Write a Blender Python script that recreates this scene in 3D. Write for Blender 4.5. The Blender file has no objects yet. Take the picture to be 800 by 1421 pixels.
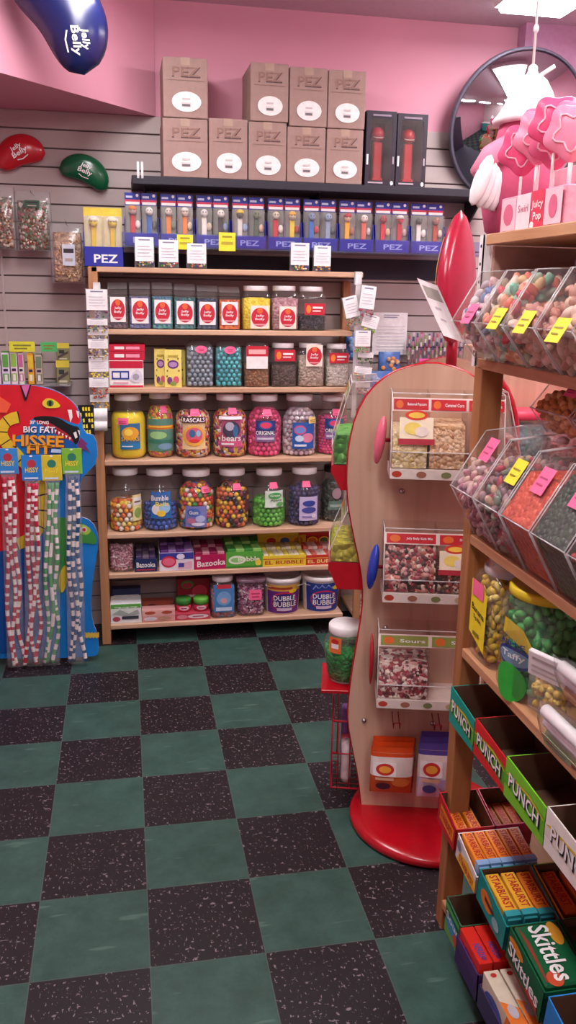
import bpy, math, random
from math import sin, cos, pi, radians
from mathutils import Vector, Matrix, Euler
S = bpy.context.scene
COL = S.collection
rnd = random.Random(7)
# ------------------------------------------------------------------ camera
FOC = 1183.0
YAW, PITCH, ROLL = 0.19023, 0.25247, 0.01778
CAM = Vector((0.28623, -3.71709, 1.71440))
_f = Vector((sin(YAW)*cos(PITCH), cos(YAW)*cos(PITCH), -sin(PITCH)))
_r = Vector((cos(YAW), -sin(YAW), 0)); _u = _r.cross(_f)
CR = _r*cos(ROLL)+_u*sin(ROLL); CU = -_r*sin(ROLL)+_u*cos(ROLL); CF = _f
cd = bpy.data.cameras.new('camera'); cam = bpy.data.objects.new('camera', cd); COL.objects.link(cam)
cd.sensor_fit = 'HORIZONTAL'; cd.sensor_width = 36; cd.lens = FOC*36/800; cd.clip_start = .02
cam.matrix_world = Matrix(((CR.x, CU.x, -CF.x, CAM.x), (CR.y, CU.y, -CF.y, CAM.y), (CR.z, CU.z, -CF.z, CAM.z), (0, 0, 0, 1)))
S.camera = cam
def ray(x, y): return CR*((x-400)/FOC)+CU*(-(y-710.5)/FOC)+CF
def PY(x, y, Y):                                   # the point on the upright plane Y seen in direction x, y of the survey photo
    d = ray(x, y); return CAM+d*((Y-CAM.y)/d.y)
def PX(x, y, X):
    d = ray(x, y); return CAM+d*((X-CAM.x)/d.x)
def PZ(x, y, Z):
    d = ray(x, y); return CAM+d*((Z-CAM.z)/d.z)
# ------------------------------------------------------------------ materials
def lin(h):
    h = h.lstrip('#'); c = [int(h[i:i+2], 16)/255 for i in (0, 2, 4)]
    return tuple(((x+.055)/1.055)**2.4 if x > .04045 else x/12.92 for x in c)+(1,)
_M = {}
def newmat(key):
    m = bpy.data.materials.new(key); m.use_nodes = True; nt = m.node_tree; nt.nodes.clear()
    out = nt.nodes.new('ShaderNodeOutputMaterial'); return m, nt, out
def M(hexc, rough=.5, metal=0, var=.06, vs=40, spec=.35, emit=0):
    key = 'm_%s_%g_%g_%g_%g_%g' % (hexc, rough, metal, var, spec, emit)
    if key in _M: return _M[key]
    m, nt, out = newmat(key); N = nt.nodes.new; L = nt.links.new
    b = N('ShaderNodeBsdfPrincipled'); c = lin(hexc)
    b.inputs['Roughness'].default_value = rough; b.inputs['Metallic'].default_value = metal
    b.inputs['Specular IOR Level'].default_value = spec
    tc = N('ShaderNodeTexCoord'); no = N('ShaderNodeTexNoise'); no.inputs['Scale'].default_value = vs
    rp = N('ShaderNodeValToRGB')
    rp.color_ramp.elements[0].position = .3; rp.color_ramp.elements[1].position = .7
    rp.color_ramp.elements[0].color = tuple(x*(1-var) for x in c[:3])+(1,)
    rp.color_ramp.elements[1].color = tuple(min(1, x*(1+var)) for x in c[:3])+(1,)
    L(tc.outputs['Object'], no.inputs['Vector']); L(no.outputs['Fac'], rp.inputs['Fac']); L(rp.outputs['Color'], b.inputs['Base Color'])
    if emit:
        L(rp.outputs['Color'], b.inputs['Emission Color']); b.inputs['Emission Strength'].default_value = emit
    L(b.outputs['BSDF'], out.inputs['Surface']); _M[key] = m; return m
def CLEAR(tint='ffffff', haze=.05, gloss=.9, rough=.08):
    key = 'clear_%s_%g_%g_%g' % (tint, haze, gloss, rough)
    if key in _M: return _M[key]
    m, nt, out = newmat(key); N = nt.nodes.new; L = nt.links.new
    t = N('ShaderNodeBsdfTransparent'); t.inputs['Color'].default_value = lin(tint)
    g = N('ShaderNodeBsdfGlossy'); g.inputs['Roughness'].default_value = rough
    d = N('ShaderNodeBsdfDiffuse'); d.inputs['Color'].default_value = lin(tint)
    no = N('ShaderNodeTexNoise'); no.inputs['Scale'].default_value = 12
    tc = N('ShaderNodeTexCoord'); L(tc.outputs['Object'], no.inputs['Vector'])
    hz = N('ShaderNodeMath'); hz.operation = 'MULTIPLY'; hz.inputs[1].default_value = haze*2; L(no.outputs['Fac'], hz.inputs[0])
    x1 = N('ShaderNodeMixShader'); L(hz.outputs[0], x1.inputs['Fac']); L(t.outputs[0], x1.inputs[1]); L(d.outputs[0], x1.inputs[2])
    lw = N('ShaderNodeLayerWeight'); lw.inputs['Blend'].default_value = .5
    pw = N('ShaderNodeMath'); pw.operation = 'POWER'; pw.inputs[1].default_value = 4; L(lw.outputs['Facing'], pw.inputs[0])
    fm = N('ShaderNodeMath'); fm.operation = 'MULTIPLY_ADD'; fm.inputs[1].default_value = .6*gloss; fm.inputs[2].default_value = .045*gloss; L(pw.outputs[0], fm.inputs[0])
    x2 = N('ShaderNodeMixShader'); L(fm.outputs[0], x2.inputs['Fac']); L(x1.outputs[0], x2.inputs[1]); L(g.outputs[0], x2.inputs[2])
    L(x2.outputs[0], out.inputs['Surface']); _M[key] = m; return m
def CANDY(pal, d, rough=.35, bump=.9, wrap=False):
    """a heap of small sweets: every voronoi cell a sweet of its own colour"""
    key = 'candy_%s_%g_%g' % ('_'.join(pal), d, rough)
    key = key[:60]
    if key in _M: return _M[key]
    m, nt, out = newmat(key); N = nt.nodes.new; L = nt.links.new
    b = N('ShaderNodeBsdfPrincipled'); b.inputs['Roughness'].default_value = rough; b.inputs['Specular IOR Level'].default_value = .4
    tc = N('ShaderNodeTexCoord'); vo = N('ShaderNodeTexVoronoi'); vo.inputs['Scale'].default_value = 1/d
    L(tc.outputs['Object'], vo.inputs['Vector'])
    sp = N('ShaderNodeSeparateColor'); L(vo.outputs['Color'], sp.inputs[0])
    rp = N('ShaderNodeValToRGB'); rp.color_ramp.interpolation = 'CONSTANT'; el = rp.color_ramp.elements
    while len(el) < len(pal): el.new(.5)
    for i, h in enumerate(pal): el[i].position = i/len(pal); el[i].color = lin(h)
    if len(pal) == 1: el[1].color = lin(pal[0])
    L(sp.outputs[0], rp.inputs['Fac']); L(rp.outputs['Color'], b.inputs['Base Color'])
    iv = N('ShaderNodeMath'); iv.operation = 'SUBTRACT'; iv.inputs[0].default_value = 1; L(vo.outputs['Distance'], iv.inputs[1])
    bp = N('ShaderNodeBump'); bp.inputs['Strength'].default_value = bump; bp.inputs['Distance'].default_value = d*.8
    L(iv.outputs[0], bp.inputs['Height']); L(bp.outputs['Normal'], b.inputs['Normal'])
    L(b.outputs['BSDF'], out.inputs['Surface']); _M[key] = m; return m
def WOOD(a, b_, axis='X', rough=.5, sc=1.0):
    key = 'wood_%s_%s_%s_%g' % (a, b_, axis, sc)
    if key in _M: return _M[key]
    m, nt, out = newmat(key); N = nt.nodes.new; L = nt.links.new
    b = N('ShaderNodeBsdfPrincipled'); b.inputs['Roughness'].default_value = rough; b.inputs['Specular IOR Level'].default_value = .3
    tc = N('ShaderNodeTexCoord'); mp = N('ShaderNodeMapping'); s = {'X': (1.5, 30, 30), 'Y': (30, 1.5, 30), 'Z': (30, 30, 1.5)}[axis]
    mp.inputs['Scale'].default_value = tuple(q*sc for q in s)
    no = N('ShaderNodeTexNoise'); no.inputs['Scale'].default_value = 1; no.inputs['Detail'].default_value = 5; no.inputs['Distortion'].default_value = 1.2
    rp = N('ShaderNodeValToRGB'); rp.color_ramp.elements[0].position = .3; rp.color_ramp.elements[1].position = .7
    rp.color_ramp.elements[0].color = lin(a); rp.color_ramp.elements[1].color = lin(b_)
    L(tc.outputs['Object'], mp.inputs['Vector']); L(mp.outputs[0], no.inputs['Vector']); L(no.outputs['Fac'], rp.inputs['Fac']); L(rp.outputs['Color'], b.inputs['Base Color'])
    bp = N('ShaderNodeBump'); bp.inputs['Strength'].default_value = .08; L(no.outputs['Fac'], bp.inputs['Height']); L(bp.outputs[0], b.inputs['Normal'])
    L(b.outputs['BSDF'], out.inputs['Surface']); _M[key] = m; return m
WHITE = M('f2efec', .5); PAPER = M('f4f2f0', .8); BLACK = M('16161a', .5); INK = M('2a2430', .6)
LID = M('f7f5f3', .4); PET = CLEAR('fbfaf8', .04); BAG = CLEAR('ffffff', .10, 1.0, .15); ACR = CLEAR('fbf8f6', .03, .8, .04)
METAL = M('b9b6b4', .25, 1); PINKTAG = M('ff6f9c', .6); YELTAG = M('f5e23a', .6)
RED = M('d11a2c', .35); BLUE = M('2a35b8', .4); CARTON = M('9d8279', .8, var=.05); DKRED = M('9c1224', .4)
PINE = WOOD('c2987a', 'debb9c', 'X'); PINEZ = WOOD('a87650', 'c28f68', 'Z'); PINEY = WOOD('bd8452', 'd8a672', 'Y')
# ------------------------------------------------------------------ mesh builder
_T = {}
def textgeo(s, bold=.018):
    if s in _T: return _T[s]
    cu = bpy.data.curves.new('lettering', 'FONT'); cu.body = s; cu.resolution_u = 2; cu.offset = bold
    ob = bpy.data.objects.new('lettering', cu); COL.objects.link(ob)
    me = bpy.data.meshes.new_from_object(ob.evaluated_get(bpy.context.evaluated_depsgraph_get()))
    vs = [v.co.copy() for v in me.vertices]; fs = [tuple(p.vertices) for p in me.polygons]
    bpy.data.meshes.remove(me); bpy.data.objects.remove(ob); bpy.data.curves.remove(cu)
    x0 = min(v.x for v in vs); x1 = max(v.x for v in vs); y0 = min(v.y for v in vs); y1 = max(v.y for v in vs)
    _T[s] = ([((v.x-x0)/(x1-x0)-.5, (v.y-y0)/(y1-y0)-.5) for v in vs], fs); return _T[s]
EPS = .0006
def flat(o, U, V):
    o, U, V = Vector(o), Vector(U), Vector(V); n = U.cross(V).normalized()
    return lambda u, v, k: o+U*u+V*v+n*(k*EPS)
def cyl(c, R, z0, z1, a0, a1):
    Rf = R if callable(R) else (lambda z: R)
    def f(u, v, k):
        a = radians(a0+(a1-a0)*u); z = z0+(z1-z0)*v; r = Rf(z)+k*EPS
        return Vector((c[0]+r*sin(a), c[1]-r*cos(a), z))
    return f
class MB:
    def __init__(s): s.v = []; s.f = []; s.m = []; s.sm = []; s.mats = []
    def mi(s, mat):
        if mat not in s.mats: s.mats.append(mat)
        return s.mats.index(mat)
    def add(s, vs, fs, mat, T=None, smooth=False):
        b = len(s.v)
        for v in vs:
            v = Vector(v); s.v.append(T @ v if T else v)
        many = isinstance(mat, list)
        for i, f in enumerate(fs):
            s.f.append(tuple(b+j for j in f)); s.m.append(s.mi(mat[i] if many else mat)); s.sm.append(smooth)
        return s
    def box(s, x0, y0, z0, x1, y1, z1, mat, ch=.0, T=None):
        if ch <= 0:
            vs = [(x, y, z) for z in (z0, z1) for y in (y0, y1) for x in (x0, x1)]
            return s.add(vs, [(0, 2, 3, 1), (4, 5, 7, 6), (0, 1, 5, 4), (2, 6, 7, 3), (0, 4, 6, 2), (1, 3, 7, 5)], mat, T)
        P = []; c = ((x0+x1)/2, (y0+y1)/2, (z0+z1)/2); h = ((x1-x0)/2, (y1-y0)/2, (z1-z0)/2); idx = {}
        for sx in (-1, 1):
            for sy in (-1, 1):
                for sz in (-1, 1):
                    for ax in range(3):
                        q = [sx*(h[0]-ch), sy*(h[1]-ch), sz*(h[2]-ch)]; q[ax] = (sx, sy, sz)[ax]*h[ax]
                        idx[(sx, sy, sz, ax)] = len(P); P.append(tuple(c[i]+q[i] for i in range(3)))
        fs = []
        def quad(l):
            ctr = sum((Vector(P[i]) for i in l), Vector())/len(l)-Vector(c)
            n = (Vector(P[l[1]])-Vector(P[l[0]])).cross(Vector(P[l[2]])-Vector(P[l[0]]))
            fs.append(tuple(l) if n.dot(ctr) > 0 else tuple(reversed(l)))
        for ax in range(3):
            o = [i for i in range(3) if i != ax]
            for sg in (-1, 1):
                l = []
                for p, q in ((-1, -1), (1, -1), (1, 1), (-1, 1)):
                    k = [0, 0, 0]; k[ax] = sg; k[o[0]] = p; k[o[1]] = q; l.append(idx[(*k, ax)])
                quad(l)
            for p in (-1, 1):
                for q in (-1, 1):
                    k1 = [0, 0, 0]; k1[o[0]] = p; k1[o[1]] = q; k2 = list(k1); k1[ax] = -1; k2[ax] = 1
                    quad([idx[(*k1, o[0])], idx[(*k2, o[0])], idx[(*k2, o[1])], idx[(*k1, o[1])]])
        for sx in (-1, 1):
            for sy in (-1, 1):
                for sz in (-1, 1): quad([idx[(sx, sy, sz, a)] for a in range(3)])
        return s.add(P, fs, mat, T)
    def lathe(s, prof, mat, n=24, c=(0, 0, 0), pw=2, T=None, smooth=True, cap0=True, cap1=True, sy=1):
        vs = []; fs = []; ms = []
        for r, z in prof:
            for i in range(n):
                a = 2*pi*(i+.5)/n; ca, sa = cos(a), sin(a)
                if pw != 2:
                    ca = math.copysign(abs(ca)**(2/pw), ca); sa = math.copysign(abs(sa)**(2/pw), sa)
                vs.append((c[0]+r*ca, c[1]+r*sa*sy, c[2]+z))
        for j in range(len(prof)-1):
            for i in range(n):
                k = (i+1) % n; fs.append((j*n+i, j*n+k, (j+1)*n+k, (j+1)*n+i)); ms.append(mat[j] if isinstance(mat, list) else mat)
        if cap0 and prof[0][0] > 0: fs.append(tuple(range(n-1, -1, -1))); ms.append(ms[0])
        if cap1 and prof[-1][0] > 0: fs.append(tuple((len(prof)-1)*n+i for i in range(n))); ms.append(ms[-1])
        return s.add(vs, fs, ms, T, smooth)
    def tube(s, pts, r, mat, n=8, T=None, cap=True):
        pts = [Vector(p) for p in pts]; vs = []; fs = []; ms = []; up = Vector((0, 0, 1))
        prev = None
        for i, p in enumerate(pts):
            t = (pts[min(i+1, len(pts)-1)]-pts[max(i-1, 0)]).normalized()
            a = prev if prev else (up if abs(t.z) < .9 else Vector((1, 0, 0)))
            b = t.cross(a).normalized(); a = b.cross(t).normalized(); prev = a
            rr = r[i] if isinstance(r, (list, tuple)) else r
            for k in range(n): vs.append(p+(a*cos(2*pi*k/n)+b*sin(2*pi*k/n))*rr)
        for j in range(len(pts)-1):
            for i in range(n):
                k = (i+1) % n; fs.append((j*n+i, (j+1)*n+i, (j+1)*n+k, j*n+k)); ms.append(mat[j] if isinstance(mat, list) else mat)
        if cap:
            fs.append(tuple(range(n))); ms.append(ms[0]); q = (len(pts)-1)*n
            fs.append(tuple(range(q+n-1, q-1, -1))); ms.append(ms[-1])
        return s.add(vs, fs, ms, T, True)
    def prism(s, poly, f0, f1, mat, T=None, smooth=False, side=None):
        """poly of 2-D points; f0, f1 map a 2-D point to the two end faces"""
        n = len(poly); vs = [f0(p) for p in poly]+[f1(p) for p in poly]
        fs = [tuple(range(n)), tuple(range(2*n-1, n-1, -1))]+[(i, i+n, (i+1) % n+n, (i+1) % n) for i in range(n)]
        return s.add(vs, fs, [mat, mat]+[side or mat]*n, T, smooth)
    def ell(s, c, r, mat, nu=16, nv=10, T=None):
        vs = [(c[0], c[1], c[2]-r[2])]; fs = []
        for j in range(1, nv):
            b = -pi/2+pi*j/nv
            for i in range(nu):
                a = 2*pi*i/nu; vs.append((c[0]+r[0]*cos(b)*cos(a), c[1]+r[1]*cos(b)*sin(a), c[2]+r[2]*sin(b)))
        vs.append((c[0], c[1], c[2]+r[2])); e = len(vs)-1
        for i in range(nu):
            k = (i+1) % nu; fs.append((0, 1+k, 1+i)); fs.append((e, e-nu+i, e-nu+k))
            for j in range(nv-2): fs.append((1+j*nu+i, 1+j*nu+k, 1+(j+1)*nu+k, 1+(j+1)*nu+i))
        return s.add(vs, fs, mat, T, True)
    def deco(s, fr, items, k0=1, nu=8):
        for j, it in enumerate(items):
            k = k0+j; t = it[0]
            if t == 'r':
                _, u0, v0, u1, v1, mat = it; vs = []
                for i in range(nu+1):
                    u = u0+(u1-u0)*i/nu; vs += [fr(u, v0, k), fr(u, v1, k)]
                s.add(vs, [(2*i, 2*i+2, 2*i+3, 2*i+1) for i in range(nu)], mat)
            elif t == 'e':
                _, cu, cv, ru, rv, mat = it; vs = []; n = 12
                for i in range(n+1):
                    q = -cos(pi*i/n); h = math.sqrt(max(0, 1-q*q)); u = cu+ru*q; vs += [fr(u, cv-rv*h, k), fr(u, cv+rv*h, k)]
                s.add(vs, [(2*i, 2*i+2, 2*i+3, 2*i+1) for i in range(n)], mat)
            elif t == 't':
                _, tx, cu, cv, w, h, mat = it[:7]; rot = it[7] if len(it) > 7 else 0
                g, fs = textgeo(tx); vs = []
                for a, b in g:
                    x, y = a*w, b*h; vs.append(fr(cu+x, cv+y+rot*x, k))
                s.add(vs, fs, mat)
            elif t == 'p':
                s.add([fr(u, v, k) for u, v in it[1]], [tuple(range(len(it[1])))], it[2])
        return s
    def build(s, name, parent=None, loc=None, **props):
        me = bpy.data.meshes.new(name); me.from_pydata(s.v, [], s.f)
        for m in s.mats: me.materials.append(m)
        me.polygons.foreach_set('material_index', s.m); me.polygons.foreach_set('use_smooth', s.sm); me.update()
        o = bpy.data.objects.new(name, me); COL.objects.link(o)
        if parent: o.parent = parent
        if loc: o.location = loc
        for k, v in props.items():
            if v: o[k] = v
        return o
def thing(name, label, cat, loc=(0, 0, 0), rz=0, group=None, tilt=None):
    o = bpy.data.objects.new(name, None); COL.objects.link(o); o.empty_display_size = .05
    o.location = loc; o.rotation_euler = tilt if tilt else (0, 0, rz)
    o['label'] = label; o['category'] = cat
    if group: o['group'] = group
    return o
def dup(root, loc, label, rot=None, group=None):
    r = root.copy(); COL.objects.link(r); r.location = loc; r['label'] = label
    if rot: r.rotation_euler = rot
    if group: r['group'] = group
    for ch in list(root.children):
        c = ch.copy(); COL.objects.link(c); c.parent = r
        for g in list(ch.children):
            d = g.copy(); COL.objects.link(d); d.parent = c
    return r
def pellets(mb, inside, bb, n, size, pal, layer=None, seed=1, asp=(1, 1, 1), tries=40):
    """sweets thrown into a volume without touching; layer keeps only those near its faces"""
    q = random.Random(seed); pts = []; ax = [(a, b) for a, b in bb]; grid = {}; d = size*1.32
    g = MB(); g.ell((0, 0, 0), (size*asp[0], size*asp[1], size*asp[2]), WHITE, 8, 6)
    t = 0
    while len(pts) < n and t < n*tries:
        t += 1; p = Vector([q.uniform(*a) for a in ax])
        if not inside(p) or (layer and not layer(p)): continue
        key = tuple(int(math.floor(c/d)) for c in p)
        if any((p-o).length < d for i in (-1, 0, 1) for j in (-1, 0, 1) for k in (-1, 0, 1) for o in grid.get((key[0]+i, key[1]+j, key[2]+k), ())): continue
        grid.setdefault(key, []).append(p); pts.append(p)
        T = Matrix.Translation(p) @ Euler((q.uniform(0, 6), q.uniform(0, 6), q.uniform(0, 6))).to_matrix().to_4x4()
        mb.add(g.v, g.f, q.choice(pal), T, True)
    return len(pts)
# ------------------------------------------------------------------ the setting
YW, XL, XR, YB, ZC, ZS = .60, -1.5, 2.75, -5.6, 2.98, 2.49     # back wall, side walls, rear wall, ceiling, top of the slats
def floor_mat():
    m, nt, out = newmat('checker_vinyl'); N = nt.nodes.new; L = nt.links.new
    b = N('ShaderNodeBsdfPrincipled'); tc = N('ShaderNodeTexCoord')
    mp = N('ShaderNodeMapping'); mp.inputs['Scale'].default_value = (1/.3048, 1/.3048, 1); mp.inputs['Location'].default_value = (40, 40, .5)
    L(tc.outputs['Object'], mp.inputs['Vector'])
    ck = N('ShaderNodeTexChecker'); ck.inputs['Scale'].default_value = 1; L(mp.outputs[0], ck.inputs['Vector'])
    # black tile with pale flecks
    def flecks(sc, lo, stretch):
        m2 = N('ShaderNodeMapping'); m2.inputs['Scale'].default_value = stretch; m2.inputs['Rotation'].default_value = (0, 0, .7)
        L(tc.outputs['Object'], m2.inputs['Vector'])
        no = N('ShaderNodeTexNoise'); no.inputs['Scale'].default_value = sc; no.inputs['Detail'].default_value = 2; L(m2.outputs[0], no.inputs['Vector'])
        r = N('ShaderNodeValToRGB'); r.color_ramp.elements[0].position = lo; r.color_ramp.elements[1].position = lo+.05; L(no.outputs['Fac'], r.inputs['Fac']); return r
    f1 = flecks(120, .635, (1, .55, 1)); f2 = flecks(85, .65, (.5, 1, 1))
    mx = N('ShaderNodeMath'); mx.operation = 'MAXIMUM'; L(f1.outputs[0], mx.inputs[0]); L(f2.outputs[0], mx.inputs[1])
    bl = N('ShaderNodeMix'); bl.data_type = 'RGBA'; bl.inputs['A'].default_value = lin('1e181d'); bl.inputs['B'].default_value = lin('857a80'); L(mx.outputs[0], bl.inputs['Factor'])
    n3 = N('ShaderNodeTexNoise'); n3.inputs['Scale'].default_value = 9; n3.inputs['Detail'].default_value = 8; n3.inputs['Roughness'].default_value = .7; L(tc.outputs['Object'], n3.inputs['Vector'])
    gr = N('ShaderNodeValToRGB'); e = gr.color_ramp.elements; e[0].position = .3; e[1].position = .75; e[0].color = lin('2a473f'); e[1].color = lin('42635a'); L(n3.outputs['Fac'], gr.inputs['Fac'])
    f3 = flecks(14, .66, (.35, 2.2, 1))
    gg = N('ShaderNodeMix'); gg.data_type = 'RGBA'; gg.inputs['B'].default_value = lin('7fa395'); L(gr.outputs[0], gg.inputs['A'])
    fm = N('ShaderNodeMath'); fm.operation = 'MULTIPLY'; fm.inputs[1].default_value = .22; L(f3.outputs[0], fm.inputs[0]); L(fm.outputs[0], gg.inputs['Factor'])
    t = N('ShaderNodeMix'); t.data_type = 'RGBA'; L(ck.outputs['Fac'], t.inputs['Factor']); L(bl.outputs['Result'], t.inputs['B']); L(gg.outputs['Result'], t.inputs['A'])
    # thin seams
    sx = N('ShaderNodeSeparateXYZ'); L(mp.outputs[0], sx.inputs[0]); seam = None
    for o in ('X', 'Y'):
        fr = N('ShaderNodeMath'); fr.operation = 'PINGPONG'; fr.inputs[1].default_value = .5; L(sx.outputs[o], fr.inputs[0])
        lt = N('ShaderNodeMath'); lt.operation = 'LESS_THAN'; lt.inputs[1].default_value = .005; L(fr.outputs[0], lt.inputs[0])
        if seam:
            ad = N('ShaderNodeMath'); ad.operation = 'MAXIMUM'; L(seam.outputs[0], ad.inputs[0]); L(lt.outputs[0], ad.inputs[1]); seam = ad
        else: seam = lt
    sm = N('ShaderNodeMath'); sm.operation = 'MULTIPLY'; sm.inputs[1].default_value = .55; L(seam.outputs[0], sm.inputs[0])
    t2 = N('ShaderNodeMix'); t2.data_type = 'RGBA'; t2.inputs['B'].default_value = lin('5b6660'); L(sm.outputs[0], t2.inputs['Factor']); L(t.outputs['Result'], t2.inputs['A'])
    L(t2.outputs['Result'], b.inputs['Base Color'])
    rr = N('ShaderNodeMapRange'); rr.inputs['To Min'].default_value = .38; rr.inputs['To Max'].default_value = .6; L(n3.outputs['Fac'], rr.inputs['Value']); L(rr.outputs[0], b.inputs['Roughness'])
    b.inputs['Specular IOR Level'].default_value = .35
    L(b.outputs[0], out.inputs['Surface']); return m
PINK = M('d999ab', .85, var=.03, vs=3); SLAT = M('b5a8a4', .6, var=.05, vs=6); CEIL = M('cdbcc6', .9, var=.03)
MB().box(XL, YB, -.08, XR, YW+.1, 0, floor_mat()).build('floor', kind='structure')
MB().box(XL, YB, ZC, XR, YW+.1, ZC+.08, CEIL).build('ceiling', kind='structure')
w = MB(); w.box(XL, YW+.012, 0, XR, YW+.1, ZC, PINK); z = .0
GRV = M('6f615f', .8)
w.box(XL, YW+.0115, 0, XR, YW+.0119, ZS, GRV)
while z < ZS-.02:
    zt = min(z+.074, ZS); w.box(XL, YW, z, XR, YW+.0115, zt, SLAT, .0015); z += .0805
w.build('wall_back', kind='structure')
MB().box(XR, YB, 0, XR+.08, YW+.1, ZC, PINK).build('wall_right', kind='structure')
MB().box(XL-.08, YB, 0, XL, YW+.1, ZC, PINK).build('wall_left', kind='structure')
MB().box(XL-.08, YB-.08, 0, XR+.08, YB, ZC, M('e2d6d2', .85)).build('wall_rear', kind='structure')
# pink boxed-in soffit running off at an angle over the left of the wall, and the darker pier at the right
A = Vector((.46, YW, 0)); B = Vector((-1.5, -1.62, 0))
MB().prism([(A.x, A.y), (B.x, B.y), (B.x, YW)], lambda p: (p[0], p[1], ZS), lambda p: (p[0], p[1], ZC), PINK).build('trim_soffit', kind='structure')
MB().box(2.22, .52, ZS-.04, XR, YW, ZC, M('b88aa8', .85)).build('trim_pier', kind='structure')
MB().box(PY(6, 420, YW).x-.005, YW-.006, 0, PY(6, 420, YW).x+.005, YW, 1.88, M('bcaeaa', .5)).build('trim_seam', kind='structure')
# ------------------------------------------------------------------ lights: fluorescent fittings on the ceiling
GLOW = M('fff4ee', .5, emit=1.0, var=.01)
def lampmat(st):
    m, nt, out = newmat('lamp_%g' % st); e = nt.nodes.new('ShaderNodeEmission'); e.inputs['Color'].default_value = (1, .95, .97, 1); e.inputs['Strength'].default_value = st
    nt.links.new(e.outputs[0], out.inputs['Surface']); return m
LAMP = lampmat(24.0)
def fitting(x, y, lx, ly, label):
    t = thing('ceiling_light', label, 'ceiling light', (x, y, ZC), group=None)
    f = MB(); f.box(-lx/2, -ly/2, -.05, lx/2, ly/2, 0, WHITE, .006); f.build('housing', t)
    d = MB(); d.box(-lx/2+.02, -ly/2+.02, -.075, lx/2-.02, ly/2-.02, -.0505, LAMP, .01); d.build('diffuser', t)
fitting(2.08, -.42, .34, 1.25, 'white fluorescent ceiling light glowing above the pink lollipops')
fitting(.3, -.75, .3, 1.25, 'fluorescent ceiling light between the tall shelves and the front')
fitting(.3, -2.6, .3, 1.25, 'fluorescent ceiling light over the middle of the checkered floor')
fitting(1.85, -2.6, .34, 1.25, 'fluorescent ceiling light over the back of the candy rack')
fitting(.9, -4.6, .3, 1.25, 'fluorescent ceiling light by the shop entrance')
W = bpy.data.worlds.new('world'); S.world = W; W.use_nodes = True
W.node_tree.nodes['Background'].inputs[0].default_value = (.9, .85, .9, 1); W.node_tree.nodes['Background'].inputs[1].default_value = .3
vs = S.view_settings; vs.view_transform = 'Standard'; vs.look = 'None'; vs.gamma = 1; vs.exposure = .32; vs.use_curve_mapping = False
S.cycles.transparent_max_bounces = 24; S.cycles.max_bounces = 8; S.cycles.use_denoising = True
S.cycles.sample_clamp_indirect = 6; S.cycles.caustics_reflective = False; S.cycles.caustics_refractive = False
# ------------------------------------------------------------------ the pine shelving unit against the back wall
YF, YBK = .319, .588
SH = {1: 1.537, 2: 1.270, 3: .928, 4: .568, 5: .365, 6: .100}
SHB = .024
un = thing('shelving_unit', 'tall pine shelving unit of open shelves against the grey slat wall', 'shelf unit', (.16, YF, 0))
def ub(): return MB()
ox, oy = -.16, -YF
b = MB(); b.box(.136, YF, 0, .178, YBK, 1.81, PINEZ, .003, Matrix.Translation((ox, oy, 0))); b.build('side_panel', un)
b = MB(); b.box(1.365, YBK-.05, 0, 1.405, YBK, 1.77, PINEZ, .003, Matrix.Translation((ox, oy, 0))); b.build('post', un)
b = MB(); b.box(.15, YF, 1.786, 1.405, YBK, 1.81, PINE, .003, Matrix.Translation((ox, oy, 0))); b.build('top_board', un)
for z in SH.values():
    b = MB(); b.box(.178, YF+.004, z-SHB, 1.365, YBK-.05, z, PINE, .003, Matrix.Translation((ox, oy, 0))); b.build('shelf', un)
# ------------------------------------------------------------------ helpers for containers
def span(x0, x1, yt, zb, Y):
    """centre x, width, height of something standing on height zb in the upright plane Y"""
    a = PY(x0, (yt), Y); c = PY(x1, yt, Y); return (a.x+c.x)/2, c.x-a.x, (a.z+c.z)/2-zb
def jar_R(R, H, sh=.80):
    def f(z):
        t = z/H
        if t < .06: return R*(.86+.14*math.sqrt(t/.06))
        if t < sh-.16: return R
        if t < sh: q = (t-(sh-.16))/.16; return R*(1-.22*q*q)
        return R*.70
    return f
def jar(x0, x1, yt, row, label, lidmat=None, lab=None, tag=None, sq=2, Yoff=.02, name='candy_jar', body=None, sh=.86, tint=None):
    """clear sweet jar with a screw lid; lab = (a0, a1, v0, v1, background, deco)"""
    zb = SH[row]; Y = YF+Yoff; x, w, h = span(x0, x1, yt, zb, Y+.07); R = w/2; cy = Y+R
    t = thing(name, label, 'jar', (x, cy, zb+.001))
    hl = .028; hb = h-hl; f = jar_R(R, hb)
    pr = [(f(hb*k/14), hb*k/14) for k in range(15)]; pr[-1] = (R*.68, hb); pr[0] = (R*.8, 0)
    b = MB(); b.lathe(pr, tint or PET, 28, pw=sq, cap1=False); bo = b.build('body', t)
    l = MB(); l.lathe([(R*.74, hb-.004), (R*.76, hb), (R*.76, hb+hl-.004), (R*.72, hb+hl)], lidmat or LID, 28, cap0=True); l.build('lid', t)
    if lab:
        a0, a1, v0, v1, bg, it = lab
        fr = cyl((0, 0), lambda z: f(z)*1.012+.0006, hb*v0, hb*v1, a0, a1)
        m = MB(); m.deco(fr, [('r', 0, 0, 1, 1, bg)]+it); m.build('label', bo)
    if tag:
        a, v, mt = tag; fr = cyl((0, 0), lambda z: f(z)*1.02+.001, hb*v, hb*(v+.11), a-17, a+17)
        m = MB(); m.deco(fr, [('r', 0, 0, 1, 1, mt)]+[('r', .15, .2+.28*k, .85, .3+.28*k, M('c43a68' if mt == PINKTAG else 'a08a20')) for k in range(2)]); m.build('price_tag', bo)
    return t, x, cy, zb, R, hb, f
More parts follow.
